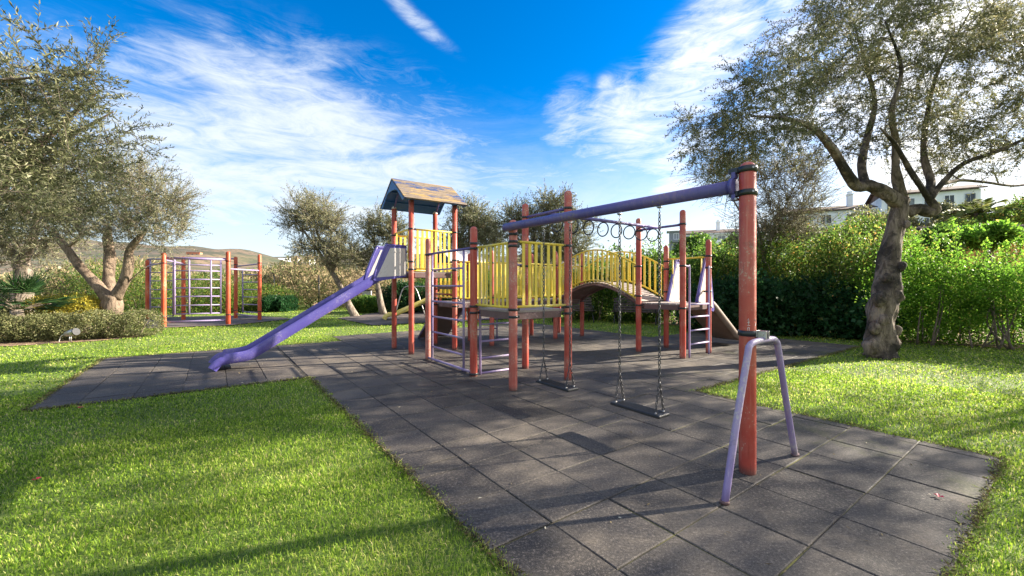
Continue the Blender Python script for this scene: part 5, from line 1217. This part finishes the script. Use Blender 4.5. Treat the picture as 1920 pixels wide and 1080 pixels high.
for (lb, px, py, Y, sx_, sz_, mt) in (('tall loose shrub reaching up in front of the white terraced block', 1590, 425, 24, 2.0, 1.5, 'autumn'), ('olive green tree between the gnarled trunk and the villa windows', 1705, 425, 24, 1.2, 1.2, 'olive'),
        ('grey green tree hiding the left end of the terraced block', 1490, 430, 26, 1.8, 1.6, 'olive'), ('dark green shrub over the left end of the tiled roof', 1752, 440, 15.2, .8, .8, 'hedge'), ('leafy green shrub spilling over the middle of the tiled roof', 1850, 432, 15.6, .9, .55, 'climber'), ('feathery olive tree before the right end of the terraced block', 1655, 400, 26, 1.5, 1.5, 'olive_big'), ('grey green olive bush hiding the right windows of the villa block', 1790, 392, 24, .9, 1.0, 'olive'), ('yellowing tree behind the right end of the tiled roof', 1905, 385, 24, 1.6, 1.6, 'autumn')):
    c = PX(px, py, Y); root = bush('tree', lb, 'tree', [((c.x+random.uniform(-.8, .8)*sx_, c.y+random.uniform(-.3, .3), c.z-sz_*.4+random.uniform(-.5, .4)*sz_), (sx_*random.uniform(.35, .6), sx_*.5, sz_*random.uniform(.35, .6))) for _ in range(9)], 9000, (.15, .08), M[mt], 14, bump=.5, shellmin=.3)
    m = MB(); m.tube([V3((0, 0, -.02)), V3((.1, 0, c.z*.5)), V3((0, 0, c.z))], [.16, .12, .05], 8, bump=.1); m.build('trunk', M['bark'], root)

# ------------------------------------------------------------------ hills, far houses
def hills(name, ridge, y0, y1, seed, c0, c1, sparse):
    """ridge: list of (px, py) for the crest at distance y1"""
    mt, t = newmat(name+'_scrub'); g = G(t); co = g.coord()
    c = g.mix(g.ramp(g.noise(co, .02, 8, .65), .42, .6), c0, c1); c = g.mix(g.ramp(g.noise(co, .12, 8, .8), .50, .58, 0, .9), c, sparse); g.out(c, .95, None)
    xs = np.linspace(-1500, 1500, 150) if y1 > 500 else np.linspace(-600, 500, 150); rs = np.random.default_rng(seed); nr = 26; V = []
    rx = [(p[0]-960)*y1/FPX for p in ridge]; rz = [CAMZ+(YH-p[1])*y1/FPX for p in ridge]
    for j in range(nr):
        t_ = j/(nr-1); y = y0+(y1-y0)*min(1, t_*1.25) if t_ <= .8 else y1+(t_-.8)*600
        prof = math.sin(min(1, t_/.8)*math.pi/2)**1.3 if t_ <= .8 else 1-(t_-.8)*2.2
        for x in xs:
            z = np.interp(x, rx, rz)*prof+(math.sin(x*.021+seed+y*.013)*.05+math.sin(x*.055+y*.03)*.03)*prof*max(2, np.interp(x, rx, rz)); V.append((x, y, z-.5))
    n = len(xs); F = [(j*n+i, j*n+i+1, j*n+n+i+1, j*n+n+i) for j in range(nr-1) for i in range(n-1)]
    me = bpy.data.meshes.new(name); me.from_pydata(V, [], F); me.materials.append(mt); me.polygons.foreach_set('use_smooth', [True]*len(F)); o = bpy.data.objects.new(name, me); col.objects.link(o); tag(o, kind='structure'); return o
hills('hills', [(-400, 455), (100, 450), (260, 462), (330, 458), (380, 466), (420, 470), (470, 474), (490, 473), (540, 484), (600, 482), (760, 480), (960, 484), (1200, 486), (1500, 470), (2200, 450)], 320, 900, 3, (.06, .06, .035), (.15, .105, .07), (.035, .045, .025))
hills('near_hill', [(-400, 480), (200, 486), (340, 489), (450, 486), (500, 480), (560, 497), (700, 505), (1000, 510), (1500, 508), (2300, 505)], 110, 330, 8, (.07, .075, .035), (.19, .13, .08), (.035, .05, .02))
def house(label, px, py, Y, s_, wm, seed, z=None):
    rs = random.Random(seed); c = PX(px, py, Y); root = thing('far_house', label, 'house', (c.x, c.y, c.z-s_[2]), R(rs.uniform(-25, 25)), 'houses on the far hillside'); m = MB(); m.box((0, s_[1]/2, s_[2]/2-3), (s_[0], s_[1], s_[2]+6)); m.box((s_[0]*.3, -1.2, s_[2]*.22-2), (s_[0]*.4, 2.4, s_[2]*.45+4)); m.build('wall', M[wm], root)
    m = MB(); m.prism([V3((-s_[0]/2-.4, -.3, s_[2])), V3((s_[0]/2+.4, -.3, s_[2])), V3((s_[0]/2, s_[1]/2, s_[2]+1.3)), V3((-s_[0]/2, s_[1]/2, s_[2]+1.3))], (0, 0, 1), .2); m.build('roof', M['tile'] if wm != 'white' else M['white'], root)
    for k in range(3):
        m = MB(); m.box((-s_[0]*.34+k*s_[0]*.3, -.06, s_[2]*.6), (s_[0]*.12, .14, s_[2]*.3)); m.build('window', M['glass'], root)
M['terra'] = simple('terracotta_render', (.55, .22, .12), .9)
hs = [('terracotta house high on the hillside at the left', 362, 473, 640, (18, 10, 10), 'terra'), ('white house lowest of the far group beside the orange bars', 518, 488, 330, (12, 8, 6), 'white'), ('white two storey house in the middle of the far group', 533, 487, 345, (9, 8, 7), 'white'),
      ('cream house above the far white houses', 548, 485, 380, (10, 8, 5), 'cream'), ('wide white house at the right of the far group', 562, 493, 320, (13, 8, 5), 'white'), ('small white house right behind the leaning olive', 578, 490, 360, (9, 7, 5), 'white'), ('pale house left end of the far group', 500, 485, 380, (10, 8, 4), 'cream'),
      ('small cream house on the brow left of the far group', 470, 488, 330, (6, 5, 3), 'cream'), ('small pale house behind the grey olive', 610, 492, 340, (10, 7, 4), 'cream')]
for k, h in enumerate(hs): house(*h, seed=k)
